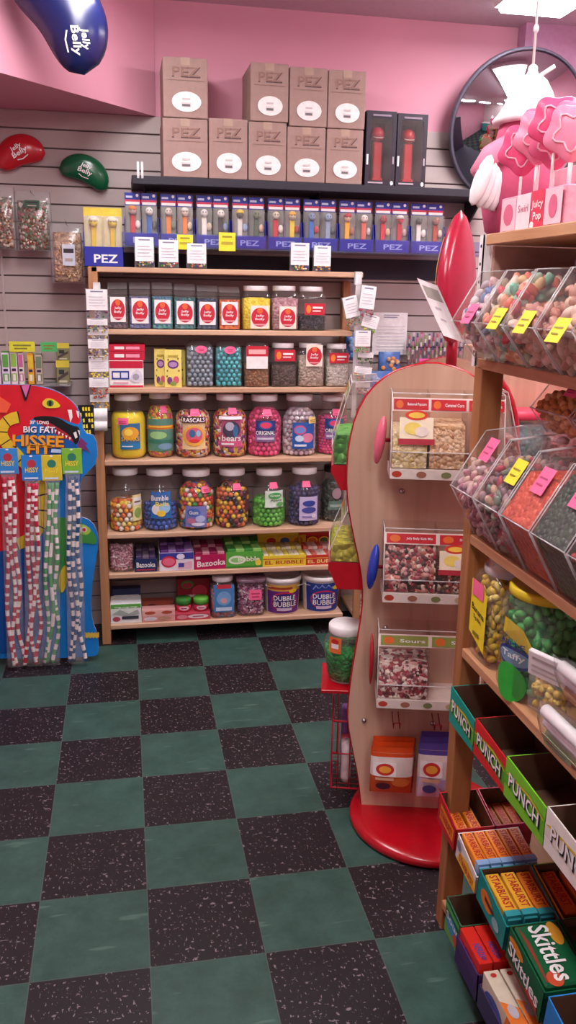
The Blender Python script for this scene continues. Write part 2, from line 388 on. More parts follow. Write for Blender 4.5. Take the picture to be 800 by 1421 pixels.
def fill(j, lvl, mat, label, name='candy'):
    t, x, cy, zb, R, hb, f = j; n = 12; pr = [(max(.001, f(hb*lvl*k/n)-.004), .004+hb*lvl*k/n) for k in range(n+1)]
    m = MB(); m.lathe(pr, mat, 28); o = m.build(name, loc=(x, cy, zb+.001), kind='stuff', label=label, category='candy'); return o
GB = {}
def ballfill(j, r, pal, lvl, label, hide=None):
    t, x, cy, zb, R, hb, f = j; z = .004+r; k = 0; m = MB(); g = MB(); g.ell((0, 0, 0), (r, r, r), WHITE, 12, 8)
    while z+r < hb*lvl:
        rho = f(z)-r-.003; n = max(5, int(2*pi*rho/(2*r*1.03)))
        for i in range(n):
            a = ((i+.5*(k % 2))*360/n+180) % 360-180
            if abs(a) > 95: continue
            m.add(g.v, g.f, M(rnd.choice(pal), .2, var=.03, spec=.6), Matrix.Translation((rho*sin(radians(a)), -rho*cos(radians(a)), z)), True)
        z += r*1.78; k += 1
    n = 10; m.lathe([(max(.002, f(hb*lvl*q/n)-2*r-.004), .004+(hb*lvl-.008)*q/n) for q in range(n+1)], CANDY(pal, 2*r, .25), 24)
    m.build('gumballs', loc=(x, cy, zb+.001), kind='stuff', label=label, category='candy')
def ballmesh(r, hexc, pearl=False):
    k = (round(r, 4), hexc)
    if k not in GB:
        m = MB(); m.ell((0, 0, 0), (r, r, r), M(hexc, .18 if not pearl else .25, .15 if pearl else 0, var=.03, spec=.6), 14, 9); o = m.build('gumball'); GB[k] = o.data; bpy.data.objects.remove(o)
    return GB[k]
def ball(p, r, hexc, label, group, pearl=False):
    o = bpy.data.objects.new('gumball', ballmesh(r, hexc, pearl)); COL.objects.link(o); o.location = p
    o['label'] = label; o['category'] = 'gumball'; o['group'] = group
def balls(j, r, pal, lvl, label, group, hide=None, span_=61, v0=0):
    """gumballs standing in staggered rings behind the clear wall, and the heap behind them"""
    t, x, cy, zb, R, hb, f = j; z = max(.004, hb*v0)+r; k = 0
    while z+r < hb*lvl:
        rho = f(z)-r-.003; n = max(5, int(2*pi*rho/(2*r*1.03))); st = 360/n
        for i in range(n):
            a = (i+.5*(k % 2))*st; a = (a+180) % 360-180
            if abs(a) > span_: continue
            if hide and hide[0]+3 < a < hide[1]-3 and hide[2]*hb+r*.2 < z < hide[3]*hb-r*.2: continue
            hx = pal(z/hb) if callable(pal) else rnd.choice(pal)
            ball((x+rho*sin(radians(a)), cy-rho*cos(radians(a)), zb+.001+z), r, hx, label, group)
        z += r*1.78; k += 1
    allc = list(dict.fromkeys([pal(.1), pal(.5), pal(.9)])) if callable(pal) else pal
    m = MB(); n = 48; vs = []; nz = 9                     # the rest of the heap: set back behind the front rings, out to the wall elsewhere
    for q in range(nz+1):
        z = .004+(hb*lvl-.006)*q/nz; R1 = f(z)-.0035; R0 = max(.004, R1-2*r-.003)
        for k in range(n):
            a = 360*k/n; a = (a+180) % 360-180; t_ = min(1, max(0, (abs(a)-span_-8)/8)); rr = (R0+(R1-R0)*t_)*(1 if q < nz else .8)
            vs.append((rr*sin(radians(a)), -rr*cos(radians(a)), z))
    m.add(vs, [(q*n+k, q*n+(k+1) % n, (q+1)*n+(k+1) % n, (q+1)*n+k) for q in range(nz) for k in range(n)]+[tuple(nz*n+k for k in range(n))], CANDY(allc, 2*r, .25), smooth=True)
    m.build('gumballs', loc=(x, cy, zb+.001), kind='stuff', label='heap of '+label.replace('gumball', 'gumballs', 1)[:70], category='candy', group='gumball heaps')
# ------------------------------------------------------------------ row 1: square bins of jelly beans with red badges
def badge(fr, mb, bg=WHITE, k0=1):
    mb.deco(fr, [('r', 0, 0, 1, 1, bg), ('e', .5, .49, .46, .42, M('c8283c')), ('e', .5, .78, .16, .13, M('e06a3a')), ('t', 'Jelly', .5, .55, .46, .12, WHITE), ('t', 'Belly', .5, .40, .5, .12, WHITE), ('r', .2, .14, .8, .2, M('e9a7ad'))], k0)
bins1 = [((148, 177), 392, 412, 447, ['55424e', '6b5563', '3f3440'], 'purple brown'), ((178, 209), 392, 414, 449, ['4b5a8a', '5f70a5', '7a6fa0'], 'violet blue'),
         ((210, 240), 392, 416, 449, ['2e7f86', '4aa39c', '3f6fa0'], 'teal and green'), ((241, 272), 394, 418, 450, ['2a6f78', '35878a', '27585f'], 'dark teal'),
         ((273, 303), 396, 419, 451, ['233a5c', '2c4a72', '1c2f4c'], 'navy blue'), ((304, 334), 398, 419, 451, ['e0662e', 'f0843c', 'd1531f'], 'orange')]
for (x0, x1), yt, l0, l1, pal, nm in bins1:
    Y = YF+.02; x, w, h = span(x0, x1, yt, SH[1], Y); D = .15
    t = thing('jelly_bean_bin', 'square bin of %s jelly beans under a red badge label' % nm, 'bin', (x, Y, SH[1]+.001), group='jelly bean bins with red badges')
    b = MB(); b.box(-w/2+.001, 0, 0, w/2-.001, D, h*.86, PET, .006); b.build('body', t)
    b = MB(); b.prism([(0, h*.861), (D, h*.861), (D, h), (.05, h)], lambda p: (-w/2+.003, p[0], p[1]), lambda p: (w/2-.003, p[0], p[1]), CLEAR('f6f2f2', .1)); b.build('lid', t)
    za = PY(x0, l1, Y).z-SH[1]; zc = PY(x0, l0, Y).z-SH[1]
    b = MB(); badge(flat((-w/2+.012, -.001, za), (w-.024, 0, 0), (0, 0, zc-za)), b); b.build('label', t)
    m = MB(); m.box(-w/2+.004, .003, .004, w/2-.004, D-.003, h*.70, CANDY(pal, .011)); m.build('jelly_beans', loc=(x, Y, SH[1]+.001), kind='stuff', label='%s jelly beans filling a square bin with a red badge' % nm, category='candy')
# square sweet jars with white round lids
def sqjar(x0, x1, yt, row, label, lab, pal, lvl, clabel, d=.011, Yoff=.02, lid=True, deep=None):
    Y = YF+Yoff; zb = SH[row]; x, w, h = span(x0, x1, yt, zb, Y+.01); R = w/2; D = deep or w
    t = thing('square_jar', label, 'jar', (x, Y+D/2, zb+.001)); hl = .02 if lid else 0; hb = h-hl
    pr = [(R*.93, 0), (R, .006), (R, hb*.80), (R*.97, hb*.86), (R*.86, hb*.94), (R*.74, hb)]
    b = MB(); b.lathe(pr, PET, 36, pw=5, sy=D/w, cap1=not lid); b.build('body', t)
    if lid: b = MB(); b.lathe([(R*.8, hb-.003), (R*.82, hb), (R*.82, hb+hl-.003), (R*.79, hb+hl)], LID, 28, sy=D/w); b.build('lid', t)
    if lab:
        u0, u1, v0, v1, kind, bg = lab
        fr = flat((-R+w*u0, -D/2-.0015, h*v0), (w*(u1-u0), 0, 0), (0, 0, h*(v1-v0))); b = MB()
        if kind == 'badge': badge(fr, b, bg)
        elif kind == 'strip': b.deco(fr, [('r', 0, 0, 1, 1, M('c9283a')), ('e', .2, .5, .12, .35, M('e8873a')), ('r', .4, .55, .9, .72, WHITE), ('r', .4, .28, .8, .42, M('f0c8c8'))])
        else: b.deco(fr, [('r', 0, 0, 1, 1, bg)]+kind)
        b.build('label', t)
    m = MB(); lv = lvl*hb; m.lathe([(R*.9, .003), (R-.004, .009), (R-.004, min(lv, hb*.79))]+([(R*.9, lv)] if lv > hb*.8 else [])+[(R*.5, max(lv, 0)+.004)], CANDY(pal, d), 36, pw=5, sy=(D-.006)/w)
    m.build('jelly_beans' if d < .02 else 'candy', loc=(x, Y+D/2, zb+.001), kind='stuff', label=clabel, category='candy'); return t
CR_ = M('f6e9d8')
sqjar(337, 378, 397, 1, 'square clear jar of yellow sweets with a white lid and red badge', (.26, .9, .04, .56, 'badge', CR_), ['f3d92a', 'f7e24a', 'e6c81e'], .80, 'bright yellow jelly beans in the square jar on the top row')
sqjar(378, 417, 397, 1, 'square clear jar of speckled dusty pink sweets with a white lid', (.26, .86, .04, .54, 'badge', CR_), ['b98a92', 'c89aa0', 'a87680'], .80, 'speckled dusty pink jelly beans in a square jar')
sqjar(416, 455, 398, 1, 'square clear jar a third full of black sweets with a red strip label', (.18, .9, .36, .62, 'strip', None), ['2a2430', '3a3340', '1c1820'], .36, 'black jelly beans low in the square jar')
# ------------------------------------------------------------------ row 2
def carton(x0, x1, yt, zb, D, mats, label, cat='box', deco=None, name='candy_box', Yoff=.02, row=None, top=None, ybot=None, side=None):
    Y = YF+Yoff; x, w, h = span(x0, x1, yt, zb, Y)
    t = thing(name, label, cat, (x, Y, zb+.0008)); b = MB(); b.box(-w/2, 0, 0, w/2, D, h, mats, .0015)
    if deco: b.deco(flat((-w/2+.002, 0, .002), (w-.004, 0, 0), (0, 0, h-.004)), deco)
    b.build('body', t)
    if top: m = MB(); m.box(-w/2+.006, .01, h, w/2-.006, D-.01, h+.0016, top); m.build('lid_flap', t)
    return t, x, w, h
MAG = M('cf1f50', .4); PRT = M('e8487a'); LAV = M('c9b6d8')
z2 = SH[2]
_, x, w, h = carton(151, 199, 500.5, z2, .16, WHITE, 'white fronted red candy box at the bottom of its stack, blue label', deco=[('r', 0, .72, 1, 1, M('c71f3f')), ('r', 0, 0, 1, .07, M('c71f3f')), ('r', .06, .3, .58, .62, M('2c3f9c')), ('r', .1, .36, .3, .56, WHITE), ('r', .34, .36, .54, .56, M('dfe3f5')), ('p', [(.6, .3), (.68, .55), (.8, .66), (.94, .6), (.97, .3), (.85, .18), (.7, .18)], M('ded9e2')), ('e', .78, .4, .1, .12, M('a9a4b5')), ('r', .1, .14, .55, .2, M('e7a8bd'))])
carton(151, 201, 488.3, z2+h+.001, .16, M('c71f3f'), 'thin red candy box in the middle of the stack of three', deco=[('r', .14, .3, .42, .75, WHITE), ('r', .47, .3, .86, .75, M('ef9ab0'))])
hh = span(151, 201, 488.3, z2+h+.001, YF+.02)[2]
carton(151, 201, 478.5, z2+h+hh+.002, .16, M('c71f3f'), 'thin red candy box topmost of the stack of three', deco=[('r', .14, .3, .42, .75, WHITE), ('r', .47, .3, .86, .75, M('ef9ab0'))])
YBX = M('efe07a', .5)
yb = [('e', .5, .62, .34, .12, M('6d3a78')), ('e', .5, .62, .26, .07, M('b890c0')), ('r', .2, .82, .8, .87, M('b9a43c')), ('e', .28, .18, .16, .1, M('7a3f80')), ('e', .68, .2, .18, .1, M('d95f7a')), ('e', .5, .1, .2, .06, M('8d9c4a'))]+[('e', q[0], q[1], .05, .03, M('8a6a3a')) for q in ((.15, .45), (.85, .45), (.2, .75), (.8, .78), (.12, .3))]
carton(214, 231, 485, z2, .09, YBX, 'narrow yellow candy carton standing behind its larger twin', deco=yb, Yoff=.05)
carton(231, 257, 486, z2, .05, YBX, 'yellow candy carton partly hidden behind the front one', deco=yb, Yoff=.10)
carton(228, 252, 486, z2, .06, YBX, 'front yellow candy carton with a purple oval, beside the silver gumballs', deco=yb, Yoff=.02)
def pearlbin(x0, x1, yt, nm, pal, label):
    Y = YF+.02; x, w, h = span(x0, x1, yt, z2, Y); D = .15; r = w/11.6
    t = thing('gumball_bin', label, 'bin', (x, Y, z2+.001))
    b = MB(); b.lathe([(w/2*.97, 0), (w/2, .006), (w/2, h*.78), (w/2*.93, h*.88), (w/2*.66, h)], PET, 36, c=(0, D/2, 0), pw=6, sy=D/w); b.build('body', t)
    m = MB(); m.deco(flat((-w*.18, -.002, h*.74), (w*.42, -.0, 0), (0, .001, h*.17)), [('e', .5, .5, .5, .5, PINKTAG), ('r', .25, .5, .75, .6, M('c9406c')), ('r', .3, .32, .7, .4, M('c9406c'))]); m.build('price_tag', t)
    zz = .004+r; k = 0
    while zz+r < h*.93:
        nn = 5; wid = w/2-r-.006
        xs = [(-wid+2*wid*i/(nn-1))*(1 if zz < h*.75 else .86) for i in range(nn)] if k % 2 == 0 else [(-wid+2*wid*(i+.5)/(nn-1))*(1 if zz < h*.75 else .86) for i in range(nn-1)]
        for q in xs:
            ball((x+q, Y+r+.005+(.0 if zz < h*.75 else .012), z2+.001+zz), r, rnd.choice(pal), '%s gumball packed in the square clear bin' % nm, '%s gumballs in the bin' % nm, True)
        zz += r*1.72; k += 1
    m = MB(); m.box(x-w/2+.008, Y+2*r+.008, z2+.006, x+w/2-.008, Y+D-.006, z2+h*.86, CANDY(pal, 2*r, .25)); m.build('gumballs', kind='stuff', label='heap of %s gumballs behind the front layer in the bin' % nm, category='candy')
pearlbin(258, 298, 474, 'silver grey', ['8f9fae', '9aa9b6', '8494a5'], 'square clear bin packed with silver grey gumballs')
pearlbin(299, 338, 475, 'turquoise', ['43b6c0', '4fc3cb', '3aa8b5'], 'square clear bin packed with turquoise gumballs')
wht = [('r', 0, .55, 1, 1, M('c9283a')), ('r', .1, .65, .9, .85, M('f3b6b4'))]
sqjar(339, 376, 476, 2, 'lidless square jar of brown beans with a white and red label', (.08, .88, .42, .93, wht, WHITE), ['8a5a38', '9a6a44', '734a2e'], .52, 'brown jelly beans beside the turquoise gumballs', lid=False)
sqjar(377, 414, 477, 2, 'lidless square jar of dark chocolate beans with a red strip label', (.12, .88, .6, .86, 'strip', None), ['4a3630', '5a423a', '3a2a28'], .56, 'dark chocolate beans filling a square jar')
sqjar(415, 453, 477, 2, 'lidless square jar of oatmeal coloured beans with a tall red badge', (.26, .86, .48, .97, 'badge', CR_), ['b7a394', 'c4b0a0', 'a69283'], .78, 'oatmeal coloured beans filling a square jar')
sqjar(454, 487, 478, 2, 'lidless square jar of pale cream beans with red strip and pink price tag', (.1, .9, .56, .8, 'strip', None), ['cfc6bc', 'ddd5cb', 'bdb3a9'], .74, 'pale cream beans at the end of the second row')
# ------------------------------------------------------------------ row 3: big round jars
BL = M('2f4f9a'); SKY = M('4f8fc8'); YEL = M('f2d624'); DKG = M('2f5a46'); PNK = M('e0559a')
j = jar(152, 202, 546, 3, 'big jar of bright yellow sweets, first of the round jars in its row', lab=(-28, 38, .18, .62, M('3f6f98'), [('r', 0, 0, 1, .22, M('2f7fb0')), ('e', .5, .62, .42, .25, M('e8a83a')), ('e', .42, .66, .2, .13, M('f5d85a')), ('t', 'SHARKS', .5, .4, .86, .16, M('f2b52a')), ('r', .1, .1, .6, .14, WHITE)]), tag=(-18, .60, PINKTAG)); fill(j, .76, M('f4dc10', .45, var=.1, vs=160), 'bright yellow sour sweets filling the first big jar')
j = jar(202, 241, 543, 3, 'big jar with a green and orange label behind its yellow neighbour', lab=(-60, 60, .12, .66, M('5a8f7c'), [('r', 0, .68, 1, .8, M('e58a3a')), ('e', .4, .5, .3, .12, M('9fd08a')), ('r', 0, .25, 1, .36, M('3f7f6a')), ('e', .65, .15, .25, .1, M('7a9fb8')), ('r', .1, .74, .9, .78, M('f3d04a'))]), tag=(16, .76, PINKTAG), Yoff=.045); fill(j, .84, CANDY(['d94f4a', 'e8a03a', 'e0d04a', '6fae5a', 'd0527f'], .014), 'assorted small sweets in the green labelled jar')
MIX = ['e8493f', 'f29a35', 'f4d443', 'f2ece0', '8f3f5a', '3f2f30', 'f07a8a', 'e8dcc8']
j = jar(242, 293, 546, 3, 'big jar of multicoloured bits with white lettering over an orange face label', lab=(-38, 38, .16, .72, M('efd09a'), [('r', 0, .82, 1, 1, M('4a2a30')), ('t', 'RASCALS', .5, .91, .92, .13, WHITE), ('e', .5, .42, .46, .32, M('f0b24a')), ('e', .5, .44, .34, .24, M('d9647a')), ('e', .42, .5, .12, .12, M('3f6f9a')), ('e', .66, .5, .09, .1, M('8fc0d8')), ('e', .5, .28, .2, .05, M('e03a3a'))]), tag=(4, .74, PINKTAG)); fill(j, .80, CANDY(MIX, .014), 'multicoloured candy bits in the big jar of bits with orange label')
j = jar(295, 344, 546, 3, 'big jar of rainbow bits with a dark round picture on a pink label', lab=(-36, 34, .2, .74, M('c04a7a'), [('r', 0, 0, 1, .2, M('d9608a')), ('e', .5, .55, .4, .28, M('4a3f52')), ('e', .42, .66, .2, .14, M('b8b4c4')), ('e', .68, .5, .12, .2, M('3f6f9a')), ('t', 'bears', .5, .28, .86, .2, WHITE), ('r', -.1, .88, 1.0, .98, M('f0eef2')), ('r', .05, .06, .6, .12, WHITE)]), tag=(4, .76, PINKTAG)); fill(j, .80, CANDY(['7a3f8f', 'e8493f', 'f4d443', 'f29a35', '2f2430', 'f2ece0', 'e0559a'], .014), 'rainbow coloured candy bits in the jar with the pink label')
orig = [('r', 0, 0, 1, .3, M('8f6a9a')), ('e', .5, .78, .34, .2, M('3f5fb0')), ('e', .5, .78, .26, .14, M('e84a6a')), ('t', 'ORIGINAL', .5, .42, .92, .2, WHITE), ('r', .1, .1, .9, .2, M('d8cfe0'))]
j = jar(344, 392, 547, 3, 'big jar of hot pink gumballs with a navy label, fully in view', lab=(-38, 30, .28, .66, M('2f3f78'), orig), tag=(2, .74, PINKTAG)); balls(j, .0125, ['e83f7f', 'f04f8f', 'df3474'], .86, 'hot pink gumball inside the big jar beside the pearly gumball jar', 'hot pink gumballs', (-38, 30, .28, .66))
j = jar(393, 441, 547, 3, 'big jar of pearly gumballs with a blue label and yellow sticker', lab=(-32, 44, .14, .62, M('2f5fae'), [('e', .32, .72, .26, .18, M('d95f8a')), ('e', .32, .72, .2, .12, M('6f8fd0')), ('e', .66, .42, .28, .18, M('e08aa8')), ('e', .3, .4, .18, .12, M('cfe0f5')), ('r', .1, .1, .6, .18, M('dfe8f5'))]), tag=(38, .6, M('f3dc8a'))); balls(j, .012, ['d8ccd2', 'c9bcc8', 'e2d4d2', 'b8a4b4', 'dcb8c4'], .86, 'pearly white gumball inside the jar with the blue label', 'pearly white gumballs', (-32, 44, .14, .62))
j = jar(442, 484, 547, 3, 'big jar of deep pink sweets with a navy label, last in its row', lab=(-40, 34, .3, .68, M('2f3f78'), orig), tag=(4, .74, PINKTAG), Yoff=.045); ballfill(j, .008, ['d83a7f', 'e84f8f', 'c92f6f'], .74, 'deep pink sweets in the last jar of the round jar row')
# ------------------------------------------------------------------ row 4
j = jar(150, 197, 649, 4, 'jar half full of yellow, white and orange gumballs, one side white label', lab=(22, 62, .2, .66, M('eadf9a'), [('r', .1, .6, .9, .9, WHITE), ('e', .5, .3, .35, .2, M('8fae5a')), ('r', .15, .7, .8, .76, M('6a5a3a'))])); balls(j, .0125, ['f2d03a', 'f5efe0', 'f09a35', 'f4e49a', 'e8743a'], .56, 'yellow, white or orange gumball in the half full jar', 'pale mixed gumballs', (22, 62, .2, .66))
j = jar(197, 246, 650, 4, 'jar of blue gumballs with a blue and white bubble label', lab=(-34, 36, .24, .72, M('2f6fb8'), [('t', 'Bumble', .45, .78, .8, .2, WHITE), ('e', .3, .35, .24, .2, WHITE), ('e', .66, .4, .26, .2, M('9fd0f0')), ('e', .5, .2, .2, .12, M('f0d04a')), ('t', 'Balls', .55, .56, .6, .16, M('f4e04a'))])); ballfill(j, .0125, ['2f5fc0', '3f6fcf', '2a4f9f'], .52, 'blue gumballs filling the jar with the bubble label')
j = jar(247, 298, 651, 4, 'jar of many coloured gumballs with a lilac label near its base', lab=(-40, 28, .06, .46, M('7f86c4'), [('e', .4, .7, .3, .2, M('4f6fb8')), ('t', 'Gum', .4, .7, .4, .18, WHITE), ('e', .7, .4, .22, .16, M('b8c4e8')), ('e', .3, .3, .2, .14, M('c87a9a')), ('e', .6, .15, .3, .08, M('dfe3f5'))]), tag=(32, .7, PINKTAG)); balls(j, .0125, ['f09a35', 'd9353f', '3f9f4a', 'f2ece0', '3f6fb8', 'f2d03a', 'e8743a'], .86, 'coloured gumball in the jar with the lilac label', 'many coloured gumballs', (-40, 28, .06, .46))
j = jar(299, 346, 650, 4, 'jar of orange, black and yellow gumballs with a pink price tag', tag=(14, .74, PINKTAG), lab=(44, 80, .3, .7, M('6a3a4a'), [('r', .2, .6, .8, .8, M('e8a03a'))])); balls(j, .0125, ['f0952f', '2a2228', 'f2cf3a', '8f2f38', 'e8743a', '241d22'], .86, 'orange, black or yellow gumball in the unlabelled jar', 'orange and black gumballs')
j = jar(351, 398, 650, 4, 'jar half full of apple green gumballs with a white and green label', lab=(-22, 46, .4, .72, M('dfeee0'), [('e', .5, .7, .34, .2, M('4fae5a')), ('t', 'Green', .5, .72, .5, .14, WHITE), ('t', 'Apple', .55, .42, .6, .16, M('2f7f4a')), ('e', .75, .18, .2, .14, M('6fc06a'))]), tag=(10, .76, PINKTAG)); balls(j, .0125, ['5fc43a', '6fd048', '50b232'], .56, 'apple green gumball in the half full jar', 'apple green gumballs', (-22, 46, .4, .72))
j = jar(401, 446, 648, 4, 'jar of purple gumballs with a tilted lavender label', lab=(-26, 42, .12, .58, M('cfc3e6'), [('e', .5, .72, .34, .13, M('3f4a9a')), ('e', .5, .44, .38, .13, M('4a4f9f')), ('r', .15, .12, .8, .2, M('8f84b8')), ('e', .75, .2, .12, .09, M('e8e0f0'))]), tag=(-2, .76, PINKTAG)); ballfill(j, .012, ['332c66', '3f3876', '282254'], .82, 'deep purple gumballs filling the jar with the lavender label')
j = jar(446, 478, 645, 4, 'dark lidded jar with a grey green label at the far end of its row', lab=(-30, 50, .25, .8, M('5f7f74'), [('e', .5, .6, .3, .2, M('a88a94')), ('r', .1, .1, .8, .2, M('9fb0a8'))]), Yoff=.09, lidmat=M('2a2a2a')); fill(j, .8, CANDY(['2f3a30', '3f4a3c', '262f28'], .02), 'dark gumballs in the dark lidded end jar')  # dark lid and contents, unlike the white lidded jars beside it
# ------------------------------------------------------------------ row 5
z5 = SH[5]
def tub(x0, x1, yt, row, label, pal, clabel, d, top=.0, tint=None, tag=False, lid=None, Yoff=.02):
    Y = YF+Yoff; zb = SH[row]; x, w, h = span(x0, x1, yt, zb, Y+.02); D = w*.9
    t = thing('candy_tub', label, 'tub', (x, Y+D/2, zb+.001)); R = w/2
    b = MB(); b.lathe([(R*.9, 0), (R*.94, .005), (R, h-(.018 if lid else 0))], PET, 36, pw=4, sy=.9, cap1=False); b.build('body', t)
    if lid: b = MB(); b.lathe([(R*1.0, h-.018), (R*1.02, h-.016), (R*1.02, h-.003), (R*.98, h)], lid, 36, pw=4, sy=.9); b.build('lid', t)
    if tag: m = MB(); m.deco(flat((-w*.1, -D/2-.002, h*.45), (w*.42, 0, 0), (0, 0, h*.28)), [('r', 0, 0, 1, 1, PINKTAG), ('r', .15, .55, .85, .68, M('c9406c')), ('r', .2, .25, .8, .38, M('c9406c'))]); m.build('price_tag', t)
    m = MB(); f = lambda p: abs(p.x/(R-.006-d))**4+abs(p.y/(.9*(R-.006-d)))**4 < 1
    g = lambda p: abs(p.x/(R-.006-3*d))**4+abs(p.y/(.9*(R-.006-3*d)))**4 > 1 or p.z > h*.86-2.5*d
    m.lathe([(R*.86-d*1.2, .006), (R*.92-d*1.2, h*.8-d)], CANDY(pal, d), 24, pw=4, sy=.88)
    pellets(m, f, ((-R, R), (-R, R*.3), (.004+d, h*(.92 if not lid else .84)-d)), 260, d, [M(q, .4) for q in pal], g, 3, (.62, .62, 1.5))
    m.build('wrapped_candy', loc=(x, Y+D/2, zb+.001), kind='stuff', label=clabel, category='candy')
tub(150, 187, 754, 5, 'open clear tub of pink wrapped sweets, first on its shelf', ['c98fa0', 'dca8b4', 'b87a8c', 'e8c4cc'], 'pink wrapped sweets in the open tub', .009)
def display(x0, x1, yt, yh, row, label, front, deco, inner, back=None, Yoff=.02, D=.2, name='display_box'):
    """open counter box: front lip, raised back, and packs standing inside"""
    Y = YF+Yoff; zb = SH[row]; x, w, h = span(x0, x1, yt, zb, Y); hb = PY((x0+x1)/2, yh, Y+.1).z-zb
    t = thing(name, label, 'box', (x, Y, zb+.001)); b = MB(); q = .003
    b.box(-w/2, 0, 0, w/2, D, q, front); b.box(-w/2, 0, q, w/2, q, h, front); b.box(-w/2, D-q, q, w/2, D, max(h, hb), front)
    b.prism([(q, q), (D-q, q), (D-q, hb), (D*.6, h), (q, h)], lambda p: (-w/2, p[0], p[1]), lambda p: (-w/2+q, p[0], p[1]), front)
    b.prism([(q, q), (D-q, q), (D-q, hb), (D*.6, h), (q, h)], lambda p: (w/2-q, p[0], p[1]), lambda p: (w/2, p[0], p[1]), front)
    b.deco(flat((-w/2+.001, 0, .001), (w-.002, 0, 0), (0, 0, h-.002)), deco); b.build('tray', t)
    n, mats, hp = inner; dd = (D-2*q-.004)/2
    for i in range(n):
        ww = (w-2*q-.006)/n; X0 = x-w/2+q+.003+i*ww
        for r_ in range(2):
            m = MB(); m.box(X0+.001-x, q+.002+r_*dd, q+.001, X0+ww-.001-x, q+.002+r_*dd+dd-.003, hp*h+r_*.012, mats[(i+r_) % len(mats)], .002)
            m.build('candy_pack', loc=(x, Y, zb+.001), label='small pack standing in the '+label[:48].replace('open ', ''), category='candy pack', group='packs in the '+label[:50])
    return t, x, w, h
NAVY = M('23305f'); GRN = M('58b548'); MIDG = M('7ec85a')
display(187, 218, 776, 766, 5, 'small dark blue counter box with white lettering', NAVY, [('t', 'Bazooka', .5, .55, .86, .42, WHITE), ('r', .06, .1, .9, .2, M('b0384a'))], (3, [M('54406a'), M('7a6a7c')], 1.2))
display(221, 269, 767, 758, 5, 'white and blue counter box with a red oval beside the lilac packs', M('e9e4ee'), [('r', 0, .62, 1, 1, M('3b3f9c')), ('e', .27, .5, .22, .32, M('cf2f4a')), ('e', .27, .5, .18, .22, M('e8708a')), ('e', .62, .78, .12, .16, M('e6e3f3')), ('p', [(.52, .1), (.58, .5), (.7, .4), (.84, .5), (.96, .5), (.96, .1)], M('e3b9cc')), ('r', .55, .18, .72, .42, M('46489c'))], (4, [M('5b2f78'), M('8f70a8')], 1.12))
display(269, 314, 770, 757, 5, 'magenta counter box with slanted white lettering', M('b31a55'), [('t', 'Bazooka', .54, .42, .88, .42, WHITE, .16), ('r', .06, .7, .2, .9, M('f0d4e0'))], (4, [M('8f1f4a'), M('c48a94')], 1.15))
display(314, 365, 766, 754, 5, 'lime green counter box with white cartoon lettering', M('59ac3f'), [('e', .3, .5, .24, .28, M('e6f2d8')), ('e', .3, .5, .18, .16, M('8fd07a')), ('t', 'Bubble', .62, .55, .6, .3, M('f2f5dc')), ('e', .88, .3, .08, .2, M('f0d84a')), ('r', 0, 0, 1, .12, M('3f8a34'))], (4, [M('3f8f3a'), M('8fc86a')], 1.15))
cg = ['d8442f', 'e9c536', 'e0932f']
display(365, 425, 771, 747, 5, 'yellow counter box full of cigar gum sticks', M('e8d43a'), [('t', 'EL BUBBLE', .5, .35, .9, .36, M('b3372a')), ('r', 0, .66, 1, .74, M('c8552f'))], (8, [M('e9e2c0'), M('dfd25a'), M('d8cfa8')], 1.05))
display(425, 476, 770, 746, 5, 'red counter box full of cigar gum sticks', M('c93a2a'), [('t', 'EL BUBBLE', .5, .35, .9, .36, M('f2d98a')), ('r', 0, .66, 1, .74, M('e8b04a'))], (7, [M('ead9d0'), M('d8695a'), M('e2c4b4')], 1.05))
for (x0, x1, c1, c2, nm) in ((366, 425, 'd9c22f', ('b3372a', '3f5f8a', 'c8882f'), 'yellow'), (425, 475, 'a3241f', ('c8702f', '4f7f4a', 'b84a3a'), 'red')):
    Y = YF+.212; x, w, h = span(x0, x1, 743, z5, Y)
    m = MB(); m.box(x-w/2, Y, z5+.001, x+w/2, Y+.004, z5+h, M(c1), .001); m.deco(flat((x-w/2, Y, z5), (w, 0, 0), (0, 0, h)), [x_ for i in range(3) for x_ in (('e', .18+.32*i, .74, .15, .22, M('e9c536')), ('e', .18+.32*i, .74, .11, .16, M(c2[i])))])
    m.build('header_card', label='%s header card with three ovals standing behind the cigar gum' % nm, category='card')
# ------------------------------------------------------------------ row 6
z6 = SH[6]
carton(153, 196, 838, z6, .12, M('e8ecec'), 'white and green box of sour gum, first on the lowest shelf', deco=[('r', 0, .78, 1, 1, M('5fae4a')), ('t', 'ZZZ', .5, .74, .8, .24, M('d9efd0')), ('e', .18, .22, .13, .13, M('b24a5a')), ('r', .36, .2, .92, .36, M('3a3f4a')), ('p', [(.05, .5), (.3, .72), (.6, .5), (.9, .7), (.95, .45), (.5, .4)], M('a9b4ac'))])
carton(155, 195, 817, z6, .05, M('27305a'), 'dark blue upright pack behind the white and green box', deco=[('r', .05, .68, .95, .76, WHITE), ('e', .5, .4, .35, .12, M('4a5a9a'))], Yoff=.15)
carton(197, 243, 846, z6, .06, M('e0a4a0'), 'low pink box with two orange ovals', deco=[('r', 0, .5, 1, 1, M('eab8ae')), ('e', .24, .76, .17, .14, M('b5523a')), ('e', .76, .76, .17, .14, M('b5523a')), ('e', .25, .24, .2, .18, M('d8d4d8')), ('e', .68, .24, .22, .18, M('b88f78'))])
carton(197, 241, 834, z6, .05, M('8d4436'), 'brown carton of wafers standing behind the low pink box', deco=[('r', .05, .5, .9, .9, M('a4503c')), ('e', .3, .65, .16, .2, M('6a2a2a'))], Yoff=.10)
t, x, w, h = carton(243, 292, 851, z6, .14, M('c4455a'), 'low red tray holding round candy tubs', deco=[('e', .66, .5, .3, .36, M('e3d4d8')), ('r', .5, .4, .82, .6, M('a8657a')), ('e', .2, .5, .15, .36, M('d88a94'))])
